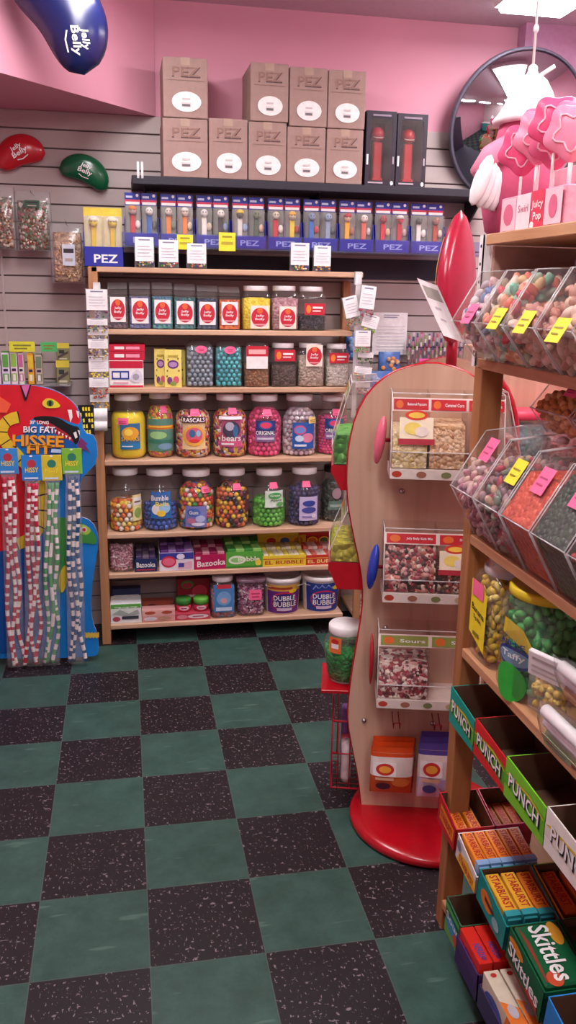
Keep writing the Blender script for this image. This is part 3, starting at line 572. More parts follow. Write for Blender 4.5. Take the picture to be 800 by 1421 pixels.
for px, c1, c2, nm in ((255, 'd8405a', '3f8f3a', 'red and green'), (279, 'cf3a52', '6cc048', 'lime topped red')):
    tx = PY(px, 845, YF+.07).x; tb = thing('round_tub', '%s round candy tub in the low red tray' % nm, 'tub', (tx, YF+.07, z6+h+.002)); R = .038
    b = MB(); b.lathe([(R*.9, 0), (R, .01), (R, .035)], M(c1, .4), 24); b.deco(cyl((0, 0), R+.001, .008, .034, -50, 50), [('e', .5, .5, .4, .42, M('eac4cc')), ('r', .3, .4, .7, .6, M('9a3a4f'))]); b.build('body', tb)
    b = MB(); b.lathe([(R*1.04, .0355), (R*1.04, .06), (R*.94, .068)], M(c2, .4), 24); b.build('lid', tb)
carton(246, 292, 803, z6, .1, M('8f2230'), 'tall dark red box with a watermelon picture at the back', deco=[('e', .3, .82, .2, .13, M('4f8a3a')), ('e', .3, .8, .15, .09, M('b8384a')), ('e', .68, .6, .24, .2, M('c23a4a')), ('r', .05, .42, .55, .5, M('e8c0c4'))], Yoff=.155)
sqjar(293, 328, 803, 6, 'square jar with a blue swimmer label and a red cap card', (.1, .9, .16, .86, [('r', .15, .86, .85, 1.0, M('c93a4a')), ('e', .5, .5, .36, .26, M('78aadc')), ('e', .5, .42, .16, .1, M('d8a4a4')), ('r', .1, .05, .9, .18, M('c4dcf0'))], M('4a86c0')), ['a84a5a', '5a86b0', 'c88a94'], .8, 'red and blue sweets in the square jar with the blue label', .014)
tub(329, 370, 803, 6, 'square tub of pink and purple wrapped gum with a pink tag', ['c46a94', '8f4a7a', 'e0b4c8', 'd8c8d4', '6a3a6a'], 'pink and purple wrapped gum in the tub', .008, tag=True, lid=CLEAR('e0b8d0', .3))
def bucket(x0, x1, yt, label, body, rim, deco, band=None):
    Y = YF+.01; x, w, h = span(x0, x1, yt, z6, Y+.08); R = w/2
    t = thing('gum_bucket', label, 'bucket', (x, Y+R, z6+.001))
    b = MB(); f = lambda z: R*(.86+.10*z/h); b.lathe([(f(0)*.97, 0), (f(.004), .004), (f(h*.84), h*.84)], body, 32, cap1=False); b.build('pail', t)
    b = MB(); b.lathe([(R*.95, h*.84), (R*1.0, h*.86), (R*1.02, h*.92), (R*1.0, h*.97), (R*.9, h*.98), (R*.88, h*.93)], rim, 32, cap0=False); b.build('lid', t)
    b = MB(); b.deco(cyl((0, 0), lambda z: f(z)+.0005, h*.03, h*.82, -62, 62), deco, nu=14); b.build('label', t)
    b = MB(); b.tube([(R*1.0*cos(a), R*1.0*sin(a)*.4-R*.95, h*.86-.3*R*sin(a)) for a in [pi*i/12 for i in range(13)]], .0015, WHITE, 6); b.build('handle', t)
def dub(c1, c2, extra):
    return [('r', 0, 0, 1, 1, c1)]+extra+[('e', .5, .42, .36, .34, M('c92f55')), ('e', .5, .42, .33, .29, c2), ('t', 'DUBBLE', .5, .54, .58, .17, WHITE), ('t', 'BUBBLE', .52, .33, .62, .18, WHITE), ('r', .3, .1, .7, .2, M('d9c4e0'))]
bucket(366, 419, 797, 'white rimmed gum bucket with a purple lower half and orange top band', WHITE, WHITE, dub(M('6a2f8a'), M('3b2a7a'), [('r', 0, .78, 1, 1, M('d8a84a')), ('r', .05, .84, .7, .92, M('a8402a')), ('e', .72, .78, .12, .07, YEL)]))
bucket(420, 474, 795, 'white rimmed gum bucket with an all blue label, last on its shelf', WHITE, WHITE, dub(M('2a3f92'), M('2f3690'), [('p', [(.2, .8), (.28, .95), (.36, .84), (.44, .97), (.52, .84), (.6, .97), (.68, .84), (.72, .9), (.72, .78), (.2, .76)], M('8fa8e0')), ('e', .84, .82, .12, .08, YEL)]))
# ------------------------------------------------------------------ the dark wall shelf with cartons, and the clear shelf of dispensers under it
ZT, YT = 2.197, .31
t = thing('wall_shelf', 'long dark metal wall shelf carrying the brown cartons', 'shelf', (.34, YW, ZT))
DM = M('2c2a34', .5)
b = MB(); b.box(0, YT-YW, -.035, 1.72, -.002, 0, DM, .002); b.build('board', t)
for q in (.06, .86, 1.66):
    b = MB(); b.prism([(-.001, -.036), (-.001, -.16), (-.03, -.16), (-.22, -.036)], lambda p: (q-.004, p[0], p[1]), lambda p: (q+.004, p[0], p[1]), DM); b.build('bracket', t)
for q in (.028, .046):
    b = MB(); b.box(q-.005, YT-YW-.006, -.012, q+.005, YT-YW, .055, CLEAR('ffffff', .5)); b.build('clear_clip', t)
WOV = M('ece4e0', .7); PRN = M('5f4a4c', .8)
def pezbox(x0, x1, yt, yb, zb, label, Y=YT+.02, D=.27):
    a = PY(x0, (yt+yb)/2, Y); c = PY(x1, (yt+yb)/2, Y); w = c.x-a.x-.002; h = PY((x0+x1)/2, yt, Y).z-zb
    t = thing('carton', label, 'carton', ((a.x+c.x)/2, Y, zb+.001), group='brown shipping cartons on the dark shelf')
    b = MB(); b.box(-w/2, 0, 0, w/2, D, h, CARTON, .003)
    fr = flat((-w/2, 0, 0), (w, 0, 0), (0, 0, h))
    it = [('t', 'PEZ', .52, .76, .64, .18, PRN), ('t', 'PEZ', .50, .775, .63, .17, CARTON), ('t', 'PEZ', .51, .767, .60, .155, M('8f7064', .8)), ('r', .1, .62, .9, .628, M('8a6e62')), ('e', .52, .27, .33, .17, WOV), ('r', .4, .18, .62, .26, M('cfc8c6')), ('r', .42, .19, .6, .23, M('6a6468')), ('r', .42, .3, .6, .33, M('c4bcba'))]
    b.deco(fr, it); b.build('body', t)
    m = MB(); m.box(-.02, .004, h, .02, D-.004, h+.0012, M('c2a88e', .4)); m.deco(flat((-.02, -.0005, h-.03), (.04, 0, 0), (0, 0, .03)), [('r', 0, 0, 1, 1, M('a98f7e', .5))]); m.build('tape', t)
    return h
low = [(226, 289, 165, 246, 'first from the wall end'), (290, 344, 165, 249, 'second along, with nothing stacked on it'), (345, 398, 170, 254, 'third along'), (398.5, 452, 177, 258, 'fourth along'), (453, 504, 180, 260, 'last before the red toy boxes')]
H = []
for x0, x1, yt, yb, nm in low: H.append(pezbox(x0, x1, yt, yb, ZT, 'brown carton on the dark shelf, bottom layer, '+nm))
for (x0, x1, yt, yb, nm), i in zip([(226, 289, 80, 165, 'standing alone on the first one'), (347.5, 401, 88, 173, 'left one of three together'), (402, 455, 94, 178, 'middle one of three together'), (455.5, 508, 98, 181, 'right one of three together')], (0, 2, 3, 4)):
    pezbox(x0, x1, yt, yb, ZT+H[i]+.003, 'brown carton of the upper layer, '+nm)
def head(mb, c, r, mat, cap=None, dark=BLACK):
    mb.ell(c, (r, r, r*1.05), mat, 12, 8)
    for s in (-1, 1): mb.ell((c[0]+s*r*.35, c[1]-r*.86, c[2]+r*.2), (r*.16, r*.12, r*.2), dark, 6, 5)
    if cap: mb.lathe([(r*1.08, c[2]+r*.25), (r*1.0, c[2]+r*.8), (r*.5, c[2]+r*1.25), (.0005, c[2]+r*1.3)], cap, 12, c=(c[0], c[1], 0))
for x0, x1, yt, nm in ((508, 550, 153, 'beside the last carton'), (551, 593, 157, 'at the outer end of the row')):
    a = PY(x0, 205, YT+.02); c = PY(x1, 205, YT+.02); w = c.x-a.x-.002; h = PY(x0, yt, YT+.02).z-ZT; x = (a.x+c.x)/2
    t = thing('toy_box', 'black windowed box with a giant red dispenser, '+nm, 'toy box', (x, YT+.02, ZT+.001), group='giant dispensers in windowed boxes')
    DK = M('2b2230', .5); b = MB(); D = .13
    b.box(-w/2, 0, 0, w/2, D, .022, DK); b.box(-w/2, 0, h-.03, w/2, D, h, DK); b.box(-w/2, D-.003, .022, w/2, D, h-.03, M('4a2a3a'))
    b.box(-w/2, 0, .022, -w/2+.018, D-.003, h-.03, DK); b.box(w/2-.018, 0, .022, w/2, D-.003, h-.03, DK)
    b.deco(flat((-w/2, 0, 0), (w, 0, 0), (0, 0, h)), [('r', .03, .28, .09, .42, WHITE), ('r', .9, .3, .95, .4, M('a898a0')), ('r', .1, .03, .6, .05, M('b8a8b0')), ('e', .9, .04, .05, .03, WHITE), ('r', .2, .93, .8, .955, M('8a7a8a'))]); b.build('box', t)
    m = MB(); m.box(-.022, .05, .024, .022, .085, h*.62, M('c9323a', .3), .006); m.box(-.027, .045, .024, .027, .09, .04, M('c9323a', .3), .004); m.build('dispenser_stem', t)
    m = MB(); m.lathe([(.001, 0), (.03, .012), (.034, .03), (.03, .05), (.018, .062), (.001, .066)], M('c22a3a', .3), 16, c=(0, .068, h*.62)); m.deco(cyl((0, .068), .0345, h*.62+.008, h*.62+.028, -50, 50), [('e', .5, .6, .45, .4, WHITE), ('e', .5, .72, .45, .36, M('a01f30'))]); m.build('dispenser_head', t)
    m = MB(); m.box(-w/2+.018, .0005, .022, w/2-.018, .0012, h-.03, ACR); m.build('window', t)
# clear shelf with a lip
ZP, YP = 1.903, .33
t = thing('dispenser_shelf', 'clear acrylic wall shelf holding the long row of blue dispenser trays', 'shelf', (.29, YW, ZP))
XP1 = 2.02-.29
b = MB(); b.box(0, YP-YW, -.006, XP1, -.002, 0, CLEAR('dfe4ee', .25)); b.build('board', t)
b = MB(); b.box(0, YP-YW-.003, -.006, XP1, YP-YW, .058, CLEAR('dfe4fa', .03)); b.build('front_lip', t)
b = MB(); b.box(0, -.012, -.12, XP1, -.002, -.02, M('2e2c36', .6)); b.build('dark_strip', t)  # dark strip added over the slats below the clear shelf
PBL = M('2a2f98', .5); CARD = M('2d3a9c', .4)
stem = ['c8323a', '2f5fae', 'e07a32', 'e07a32', 'e9e4dc', '3a3238', 'd8d2ca', '4a5a48', 'c03038', 'e0c040', '3f6fb8', '8f9fb8', 'e9a83a', 'd86a5a', 'c8323f', 'b82f3a', 'd9d4cf', 'a84a38', 'cfcac4', 'd0402f']
heads = ['b79a94', 'e6dcd6', 'cdbfb2', 'd8c8b4', 'd9d6d0', 'e4dcd4', '5a5a50', '6f7a60', 'cfc4ae', 'c8bca0', '7a8fae', '8fa4c0', 'd6b09a', 'e8d8d0', 'a8404a', 'b83a40', '5a6058', '9a6a58', 'bcb4ae', 'c8a890']
ords = ['first', 'second', 'third', 'fourth', 'fifth', 'sixth', 'seventh', 'eighth', 'ninth', 'tenth']
SN = ['red', 'blue', 'orange', 'orange', 'white', 'dark grey', 'white', 'dark grey', 'red', 'yellow', 'blue', 'grey blue', 'amber', 'coral', 'red', 'red', 'white', 'brown', 'pale grey', 'red']
for i in range(9):
    pc = 197+49.6*i; yc = 338+i*2.3; Y = YP+.012
    a = PY(pc-24, yc, Y); c = PY(pc+24.3, yc, Y); w = c.x-a.x-.004; x = (a.x+c.x)/2
    t = thing('dispenser_tray', 'blue card tray with white block letters, %s along the clear shelf' % ords[i], 'tray', (x, Y, ZP+.001), group='blue dispenser trays')
    b = MB(); h = .054; D = .09; q = .002
    b.box(-w/2, 0, 0, w/2, q, h, PBL); b.box(-w/2, 0, 0, w/2, D, q, PBL); b.box(-w/2, D-q, 0, w/2, D, .12, PBL)
    for s in (-1, 1): b.prism([(0, 0), (D, 0), (D, .125), (D*.2, .125), (0, .054)], lambda p: (s*(w/2-q), p[0], p[1]), lambda p: (s*w/2, p[0], p[1]), PBL)
    b.deco(flat((-w/2, 0, 0), (w, 0, 0), (0, 0, h)), [('t', 'PEZ', .52, .46, .56, .44, WHITE)]); b.build('tray', t)
    for k in range(2):
        n = 2*i+k; hx = heads[n]; pw = w/2-.006
        ps = thing('dispenser_pack', 'blister pack with a %s dispenser, %s one in the %s blue tray' % (SN[n], ('left', 'right')[k], ords[i]), 'dispenser pack', (x+(k-.5)*(w/2-.002), Y+.022, ZP+.004), group='dispenser packs on the clear shelf')
        b = MB(); ph = .225; b.box(-pw/2, .018, 0, pw/2, .0195, ph, CARD, .0004)
        b.deco(flat((-pw/2, .018, 0), (pw, 0, 0), (0, 0, ph)), [('r', 0, .8, 1, .87, M('c8405a')), ('r', .06, .78, .94, .83, WHITE), ('e', .8, .95, .09, .03, WHITE), ('r', 0, .1, 1, .76, M('7f7f78' if n % 3 else '8f8a84')), ('r', .08, .9, .5, .94, M('c9d0ea'))]); b.build('card', ps)
        b = MB(); b.box(-.012, .003, .01, .010, .016, .13, M('%s' % stem[n], .35), .002); b.build('stem', ps)
        b = MB(); head(b, (-.001, .0, .147), .017, M(hx, .4), M(stem[(n+3) % 20], .4) if n % 3 == 0 else None)
        b.ell((pw*.3, .008, .09), (.012, .008, .018), M(heads[(n+5) % 20], .4), 10, 7); b.ell((pw*.28, .008, .04), (.014, .008, .014), M('d8d0c8', .4), 10, 7); b.build('heads', ps)
        b = MB(); b.box(-pw/2+.002, -.019, .008, pw/2-.002, .0175, ph*.76, CLEAR('ffffff', .05, 1.0, .12), .006); b.build('blister', ps)
def yellow_tag(x0, x1, y0, y1, label):
    a = PY(x0, y1, YP-.006); c = PY(x1, y0, YP-.006); m = MB(); m.box(0, 0, 0, c.x-a.x, .001, c.z-a.z, YELTAG)
    m.deco(flat((0, 0, 0), (c.x-a.x, 0, 0), (0, 0, c.z-a.z)), [('r', .2, .72, .8, .82, M('9a8a2a')), ('r', .15, .35, .85, .5, M('b8a83a'))])
    m.build('price_card', loc=(a.x, YP-.0065, a.z), label=label, category='price card')
yellow_tag(304, 327, 323, 348, 'yellow price card on the clear shelf above the third small bag')
yellow_tag(246, 268, 326, 346, 'yellow price card half hidden behind the small white carded bags')
# yellow dispenser box at the left end
Y = .345; a = PY(117, 365, Y); c = PY(172, 365, Y); w = c.x-a.x; h = .22
t = thing('dispenser_box', 'blue counter box with white letters and two yellow dispensers on the unit corner', 'box', ((a.x+c.x)/2, Y, 1.811))
b = MB(); b.box(-w/2, 0, 0, w/2, .002, .085, PBL); b.box(-w/2, 0, 0, w/2, .09, .002, PBL); b.box(-w/2, .088, 0, w/2, .09, .15, PBL)
for s in (-1, 1): b.prism([(0, 0), (.09, 0), (.09, .15), (.02, .15), (0, .085)], lambda p: (s*(w/2-.002), p[0], p[1]), lambda p: (s*w/2, p[0], p[1]), PBL)
b.deco(flat((-w/2, 0, 0), (w, 0, 0), (0, 0, .085)), [('t', 'PEZ', .55, .4, .6, .42, WHITE)]); b.build('tray', t)
for k in (-1, 1):
    ps = thing('dispenser_pack', 'yellow dispenser in a clear pack, %s one in the blue corner box' % ('wall side' if k < 0 else 'inner'), 'dispenser pack', ((a.x+c.x)/2+k*w*.24, Y+.03, 1.815), group='yellow dispensers in the corner box')
    b = MB(); b.box(-.042, .02, 0, .042, .0215, .25, M('e4d7a8')); b.deco(flat((-.042, .02, 0), (.084, 0, 0), (0, 0, .25)), [('r', 0, .86, 1, 1, M('e9d34a')), ('e', .5, .8, .3, .06, WHITE)]); b.build('card', ps)
    b = MB(); b.box(-.011, .004, .06, .011, .018, .17, M('e8c23a', .35), .002); b.build('stem', ps)
    b = MB(); head(b, (0, .002, .185), .019, M('ecd04a', .4), M('f0e6c8')); b.build('heads', ps)
    b = MB(); b.box(-.04, -.02, .008, .04, .0195, .21, CLEAR('ffffff', .06), .006); b.build('blister', ps)
# ------------------------------------------------------------------ small bags with white cards
def minibag(p, w, h, label, pal, rz=0, ry=0, group=None, cardh=.55, name='candy_bag', lines=True):
    t = thing(name, label, 'candy bag', p, group=group, tilt=(0, ry, rz))
    q = random.Random(hash(label) % 999 if False else len(label)); b = MB()
    pr = [(0, -.006), (.012, -.011), (.3, -.011), (.75, -.004), (1, -.0008)]
    vs = []; n = 6
    for v, d in pr:
        for i in range(n+1):
            u = -1+2*i/n; vs.append((u*w/2, d*(1-u*u*.9)-.0005, v*h))
    for v, d in pr:
        for i in range(n+1): vs.append(((-1+2*i/n)*w/2, .002, v*h))
    fs = []; m_ = len(pr)*(n+1)
    for j in range(len(pr)-1):
        for i in range(n):
            a_ = j*(n+1)+i; fs.append((a_, a_+1, a_+n+2, a_+n+1)); fs.append((m_+a_, m_+a_+n+1, m_+a_+n+2, m_+a_+1))
    b.add(vs, fs, BAG, smooth=True); b.build('bag', t)
    m = MB(); m.box(-w*.46, -.0125, h*(1-cardh), w*.46, -.0115, h*.985, PAPER)
    if lines: m.deco(flat((-w*.46, -.0125, h*(1-cardh)), (w*.92, 0, 0), (0, 0, h*cardh*.98)), [('r', .2, .86, .8, .92, M('8a8aa0'))]+[('r', .12, .2+.14*k, .88-.1*(k % 2), .23+.14*k, M('c4c4d0')) for k in range(4)])
    m.build('card', t)
    m = MB(); g = MB(); g.ell((0, 0, 0), (.0058, .0042, .0042), WHITE, 7, 5)
    for k in range(26):
        T = Matrix.Translation((q.uniform(-w*.42, w*.42), -.006+q.uniform(-.002, .002), q.uniform(.006, h*(1-cardh)+.004))) @ Euler((q.uniform(0, 3), 0, q.uniform(0, 3))).to_matrix().to_4x4()
        m.add(g.v, g.f, M(q.choice(pal), .35), T, True)
    m.build('sweets', t, kind='stuff'); return t
BEANS = ['c8323f', '3f8f4a', 'e9c83a', '3f4a8f', 'e8803a', 'f0e4dc', '6a2f4a']
ZTOP = 1.811
for x0, x1, yt, yb, nm in ((187, 214, 329, 369, 'first of the three together'), (220, 248, 333, 370, 'middle one of the three together'), (259, 287, 338, 372, 'nearest the yellow price card'), (402, 430, 337, 374, 'first of the pair'), (434, 460, 341, 376, 'second of the pair')):
    Y = .325; a = PY(x0, yb, Y); c = PY(x1, yt, Y)
    minibag(((a.x+c.x)/2+.0, Y, ZTOP), c.x-a.x, c.z-ZTOP, 'small white carded sweet bag on the pine unit, '+nm, BEANS, cardh=.8, group='small bags on top of the pine unit')
# ------------------------------------------------------------------ clip strips of bags hung on the two front corners of the unit
def strip(x, y, z0, z1, label):
    t = thing('clip_strip', label, 'clip strip', (x, y, z1)); b = MB(); b.box(-.012, -.001, z0-z1, .012, .001, 0, CLEAR('f4f2f2', .5)); b.build('strip', t)
    b = MB(); b.box(-.016, -.003, -.05, .016, .019, .01, CLEAR('ffffff', .6), .001); b.build('hook', t)
Y = YF-.022; p0 = PY(134, 395, Y); p1 = PY(136, 595, Y)
strip(p0.x, Y+.006, p1.z, p0.z, 'narrow white clip strip hanging at the wall end of the pine unit')
cols = [['6a4a8f', '3f6f5a', '8f3f6a'], ['c8a83a', '3f6f5a', '6a4a8f'], ['e9c83a', '4a6f9f', 'e8e0d8'], ['e0b83a', '5a3f6a', 'e8e0d8'], ['f0dc2a', 'f4e24a'], ['c8503a', 'e8883a', 'a8402f'], ['e8c02a', '4a6f9f', 'd8a83a']]
lo = [(407, 448), (448, 462), (462, 476), (476, 499), (499, 529), (529, 553), (553, 570)]
for i, ((ya, yb), pal) in enumerate(zip(lo, cols)):
    nm = ['topmost', 'second', 'third', 'fourth', 'fifth, with a yellow packet', 'sixth', 'lowest'][i]; a = PY(120+i*.8, yb, Y); c = PY(150+i*.3, ya-6, Y)
    minibag(((a.x+c.x)/2, Y-.012*(i % 2), a.z), c.x-a.x, c.z-a.z, 'small carded sweet packet on the wall end clip strip, %s' % nm, pal, group='packets on the wall end clip strip', cardh=.62 if i in (0, 4) else .45)
for i, (ya, yb) in enumerate(((566, 584), (582, 598))):
    a = PY(127, yb, Y); c = PY(149, ya, Y); m = MB(); pts = []
    for k in range(9): pts.append((.5-.5*cos(pi*k/8), sin(pi*k/8)))
    ww = c.x-a.x; hh = c.z-a.z
    m.add([(0+ww*s, -.028*v-.002, hh*(1-u)) for u, v in pts for s in (0, 1)], [(2*j, 2*j+1, 2*j+3, 2*j+2) for j in range(8)], PAPER, smooth=True)
    m.build('paper_curl', loc=(a.x, Y-.004, a.z), label='curled white paper tag at the foot of the clip strip, %s' % ('upper', 'lower')[i], category='tag')
Y = YF-.03; p0 = PY(499, 380, Y); p1 = PY(500, 580, Y)
strip(p0.x, Y+.012, p1.z, p0.z, 'narrow white clip strip hanging at the aisle end of the pine unit')
for i, (x0, x1, ya, yb, ry, yo, pal) in enumerate([(494, 518, 396, 442, .1, 0, ['c85a6a', '6a8fb8', 'a84a5a']), (482, 505, 410, 452, -.25, .016, ['c8a03a', '5a9f5a', '8f5a4a']), (497, 522, 436, 462, .25, .012, ['4a8f4a', 'e8c03a', '8fbf5a']), (490, 514, 458, 490, 0, .0, ['5a9f4a', 'd86a4a', '8fc06a']), (494, 518, 488, 508, .06, .014, ['4a7f4a', '8f9f6a', '3f5a3a']), (487, 514, 508, 532, .1, 0, ['e8a83a', 'd8506a', '6aa84a']), (492, 514, 530, 548, 0, .012, ['c87a6a', 'e8d0c8', '8f6a5a'])]):
    a = PY(x0, yb, Y); c = PY(x1, ya, Y)
    minibag(((a.x+c.x)/2, Y-.012+yo, a.z), c.x-a.x, c.z-a.z, 'small clear carded bag on the aisle end clip strip, %s down' % ords[i], pal, ry=ry, group='bags on the aisle end clip strip', cardh=.7 if i < 4 else .4)
# ------------------------------------------------------------------ jelly bean shaped signs
def bean(name, label, c, L, r, hexc, ang, bend=.35, lean=0, logo=True, lrot=0, depth=.55, lc=(.5, .5), sz=1.15):
    t = thing(name, label, 'sign', c); t.rotation_euler = (0, ang, 0); b = MB(); vs = []; fs = []; n = 22; m = 14
    pos = []
    for i in range(n+1):
        u = -1+2*i/n; prof = max(0, 1-abs(u)**2.6)**.5; cx = u*L/2; cz = -bend*L*(u*u)*.5+bend*L*.2; pos.append((cx, cz, prof))
        for k in range(m):
            a = 2*pi*k/m; tn = math.atan2(-bend*u*2, 2)*1.0
            rr = max(prof*r, .0005); vs.append((cx-rr*cos(a)*sin(tn), rr*sin(a)*depth, cz+rr*cos(a)*cos(tn)))
    for i in range(n):
        for k in range(m): q = (k+1) % m; fs.append((i*m+k, i*m+q, (i+1)*m+q, (i+1)*m+k))
    b.add(vs, fs, M(hexc, .22, spec=.6, var=.03), smooth=True); b.build('body', t)
    if logo:
        def on(lx, lz):                     # a point on the bulging front face
            u = max(-.98, min(.98, lx/(L/2))); prof = max(0, 1-abs(u)**2.6)**.5*r; cz = -bend*L*u*u*.5+bend*L*.2
            d = max(0, 1-min(1, abs(lz-cz)/max(prof, 1e-4))**2)**.5; return Vector((lx, -prof*d*depth-.002, lz))
        m_ = MB(); ca, sa = cos(lrot), sin(lrot)
        def fr(u, v, k):
            X = (u-.5)*r*sz; Z = (v-.5)*r*sz*.9; q = on(lc[0]+X*ca-Z*sa, lc[1]+X*sa+Z*ca); q.y -= k*.0008; return q
        m_.deco(fr, [('t', 'Jelly', .45, .74, .7, .38, WHITE, .1), ('t', 'Belly', .52, .36, .95, .42, WHITE, .1), ('p', [(.2, .02), (.5, -.06), (.9, .02), (.9, .08), (.5, .0), (.2, .08)], WHITE)])
        m_.build('lettering', t)
    return t
Y = YW-.03; c = PY(28, 214, Y); bean('bean_sign', 'red jelly bean shaped sign on the grey slat wall', c, .215, .066, 'c01f2c', -.33, .42, lrot=.15, lc=(.0, .01))
c = PY(118, 240, Y); bean('bean_sign', 'green jelly bean shaped sign on the grey slat wall', c, .225, .06, '0f5a38', .36, .42, lrot=-.1, lc=(0, .01))
c = PY(82, 22, -.12); bean('bean_sign', 'large dark blue jelly bean sign hanging before the pink soffit', c, .41, .125, '171d4c', .92, .42, lrot=-.62, lc=(.115, .0), sz=.8)
# ------------------------------------------------------------------ hanging bags on the left wall
def bigbag(x0, x1, y0, y1, Y, label, pal, sticker=None, d=.007, hdr=.86):
    a = PY(x0, y1, Y); c = PY(x1, y0, Y); w = c.x-a.x; h = c.z-a.z
    t = thing('nut_bag', label, 'candy bag', ((a.x+c.x)/2, Y, a.z), group='bags on hooks on the slat wall'); T = .05
    def shell(k, hz):
        vs = []; n = 12; rows = [(0, .25), (.06, .7), (.3, 1), (.6, .85), (.82, .35), (1, .03)]
        for v, dd in rows:
            for i in range(n):
                an = 2*pi*i/n; vs.append((w/2*k*cos(an)*(1 if v < .85 else .96), -T*.5*dd*k*sin(an), .004+v*hz))
        fs = [(j*n+i, j*n+(i+1) % n, (j+1)*n+(i+1) % n, (j+1)*n+i) for j in range(len(rows)-1) for i in range(n)]+[tuple(range(n-1, -1, -1)), tuple((len(rows)-1)*n+i for i in range(n))]
        return vs, fs
    b = MB(); b.add(*shell(1, h-.006), BAG, smooth=True); b.build('bag', t)
    m = MB(); q = random.Random(len(label)); v0, f0 = shell(.82, h*.80); m.add([(p[0], p[1], p[2]+.006) for p in v0], f0, CANDY(pal, d*2), smooth=True)
    g = MB(); g.ell((0, 0, 0), (d, d*.7, d*.7), WHITE, 7, 5)
    for k in range(150):
        z = q.uniform(.05, .72); xx = q.uniform(-.8, .8); dd = 1 if .12 < z < .6 else .62
        T_ = Matrix.Translation((xx*w*.45, -T*.45*dd*math.sqrt(max(0, 1-xx*xx))*.9, z*h)) @ Euler((q.uniform(0, 3), q.uniform(0, 3), q.uniform(0, 3))).to_matrix().to_4x4()
        m.add(g.v, g.f, M(q.choice(pal), .4), T_, True)
    m.build('contents', t, kind='stuff')
    if sticker:
        m = MB(); m.deco(flat((w*sticker[0]-w/2, -T*.62, h*sticker[1]), (w*sticker[2], 0, 0), (0, 0, h*sticker[3])), [('r', 0, 0, 1, 1, M(sticker[4])), ('r', .1, .6, .9, .8, M('3a3038')), ('r', .2, .2, .8, .35, M('b8a8a0'))]); m.build('sticker', t)
    m = MB(); m.tube([(0, YW-Y, h*.96), (0, -.06, h*.96), (0, -.065, h*1.0)], .002, METAL, 6); m.build('peg_hook', t)
bigbag(-22, 20, 259, 347, .50, 'clear bag of mixed dark nuts on a hook, cut by the picture edge', ['8a4a34', '5a6a4a', 'a87a5a', '6a3a2a', 'd8c4b0'])
bigbag(23, 70, 266, 349, .50, 'clear bag of mixed green and red snack on a hook under the red bean', ['7a5a44', '5a7a52', 'a84a3a', 'd8c8b8', '6a4a34'], (.3, .72, .4, .12, '3a5a48'))
bigbag(72, 117, 309, 394, .46, 'clear bag of pale brown nuts hanging beside the yellow dispensers', ['b58a68', 'c89a74', '9a7050', 'd8b490'], (.35, .3, .36, .34, 'd8dce8'))
# ------------------------------------------------------------------ the snake cut-out display with hanging candy ropes
YS = .13
sn = thing('snake_display', 'tall red and blue card snake display hung with candy rope bags', 'display stand', (-.2, YS, 0))
def sp(pts): return [(PY(x, y, YS).x+.2, max(.002, PY(x, y, YS).z)) for x, y in pts]
def flatpoly(mb, pts, k, mat):
    p = sp(pts); mb.add([(a, -.006-k*.0006, b) for a, b in p], [tuple(range(len(p)))], mat)
def smooth(pts, it=2, closed=True):
    for _ in range(it):
        o = []; n = len(pts)
        for i in range(n):
            a = pts[i]; b = pts[(i+1) % n]
            if not closed and i == n-1: break
            o += [(a[0]*.75+b[0]*.25, a[1]*.75+b[1]*.25), (a[0]*.25+b[0]*.75, a[1]*.25+b[1]*.75)]
        pts = o
    return pts
SBL = M('1f7fd0', .35, var=.12, vs=5); SDB = M('1a57a8', .35, var=.1, vs=5); SRED = M('d32230', .35, var=.1, vs=8); SYEL = M('e3c437', .4); SGRN = M('3f9040', .4, var=.12, vs=9)
outl = [(-60, 535), (-20, 533), (30, 533), (62, 536), (85, 545), (102, 557), (112, 572), (116, 600), (134, 604), (136, 640), (122, 655), (112, 665), (110, 690), (108, 715), (128, 722), (137, 742), (136, 760), (131, 790), (126, 830), (128, 860), (136, 880), (138, 906), (128, 911), (60, 913), (-60, 913)]
b = MB(); P = sp(smooth(outl, 1)); b.prism(P, lambda p: (p[0], -.006, p[1]), lambda p: (p[0], .0, p[1]), SBL, side=WHITE); b.build('card', sn)
b = MB()
for k, (pts, mat) in enumerate([
    ([(-60, 535), (30, 533), (62, 537), (85, 546), (102, 558), (111, 574), (112, 590), (96, 585), (80, 578), (60, 577), (42, 580), (42, 600), (20, 605), (14, 622), (-60, 640)], SRED),
    ([(-60, 640), (14, 622), (40, 640), (60, 670), (66, 710), (58, 745), (30, 770), (-60, 790)], SRED),
    ([(42, 580), (60, 576), (82, 579), (98, 590), (112, 592), (110, 612), (104, 618), (95, 612), (80, 600), (66, 590)], BLACK),
    ([(44, 582), (64, 592), (78, 602), (94, 614), (104, 617), (100, 606), (86, 596), (66, 584)], M('a81c2c')),
    ([(76, 604), (110, 614), (106, 650), (70, 668), (60, 640)], SDB),
    ([(-60, 770), (30, 762), (52, 735), (60, 800), (54, 905), (-60, 905)], SDB),
    ([(66, 720), (90, 716), (118, 726), (134, 742), (134, 756), (118, 752), (100, 756), (92, 775), (96, 800), (84, 830), (74, 800), (72, 760)], SGRN),
    ([(104, 728), (116, 726), (128, 734), (122, 742), (110, 740)], M('a8d04a')),
    ([(92, 778), (96, 800), (86, 828), (80, 800)], SYEL)]): flatpoly(b, smooth(pts, 2), k+1, mat)
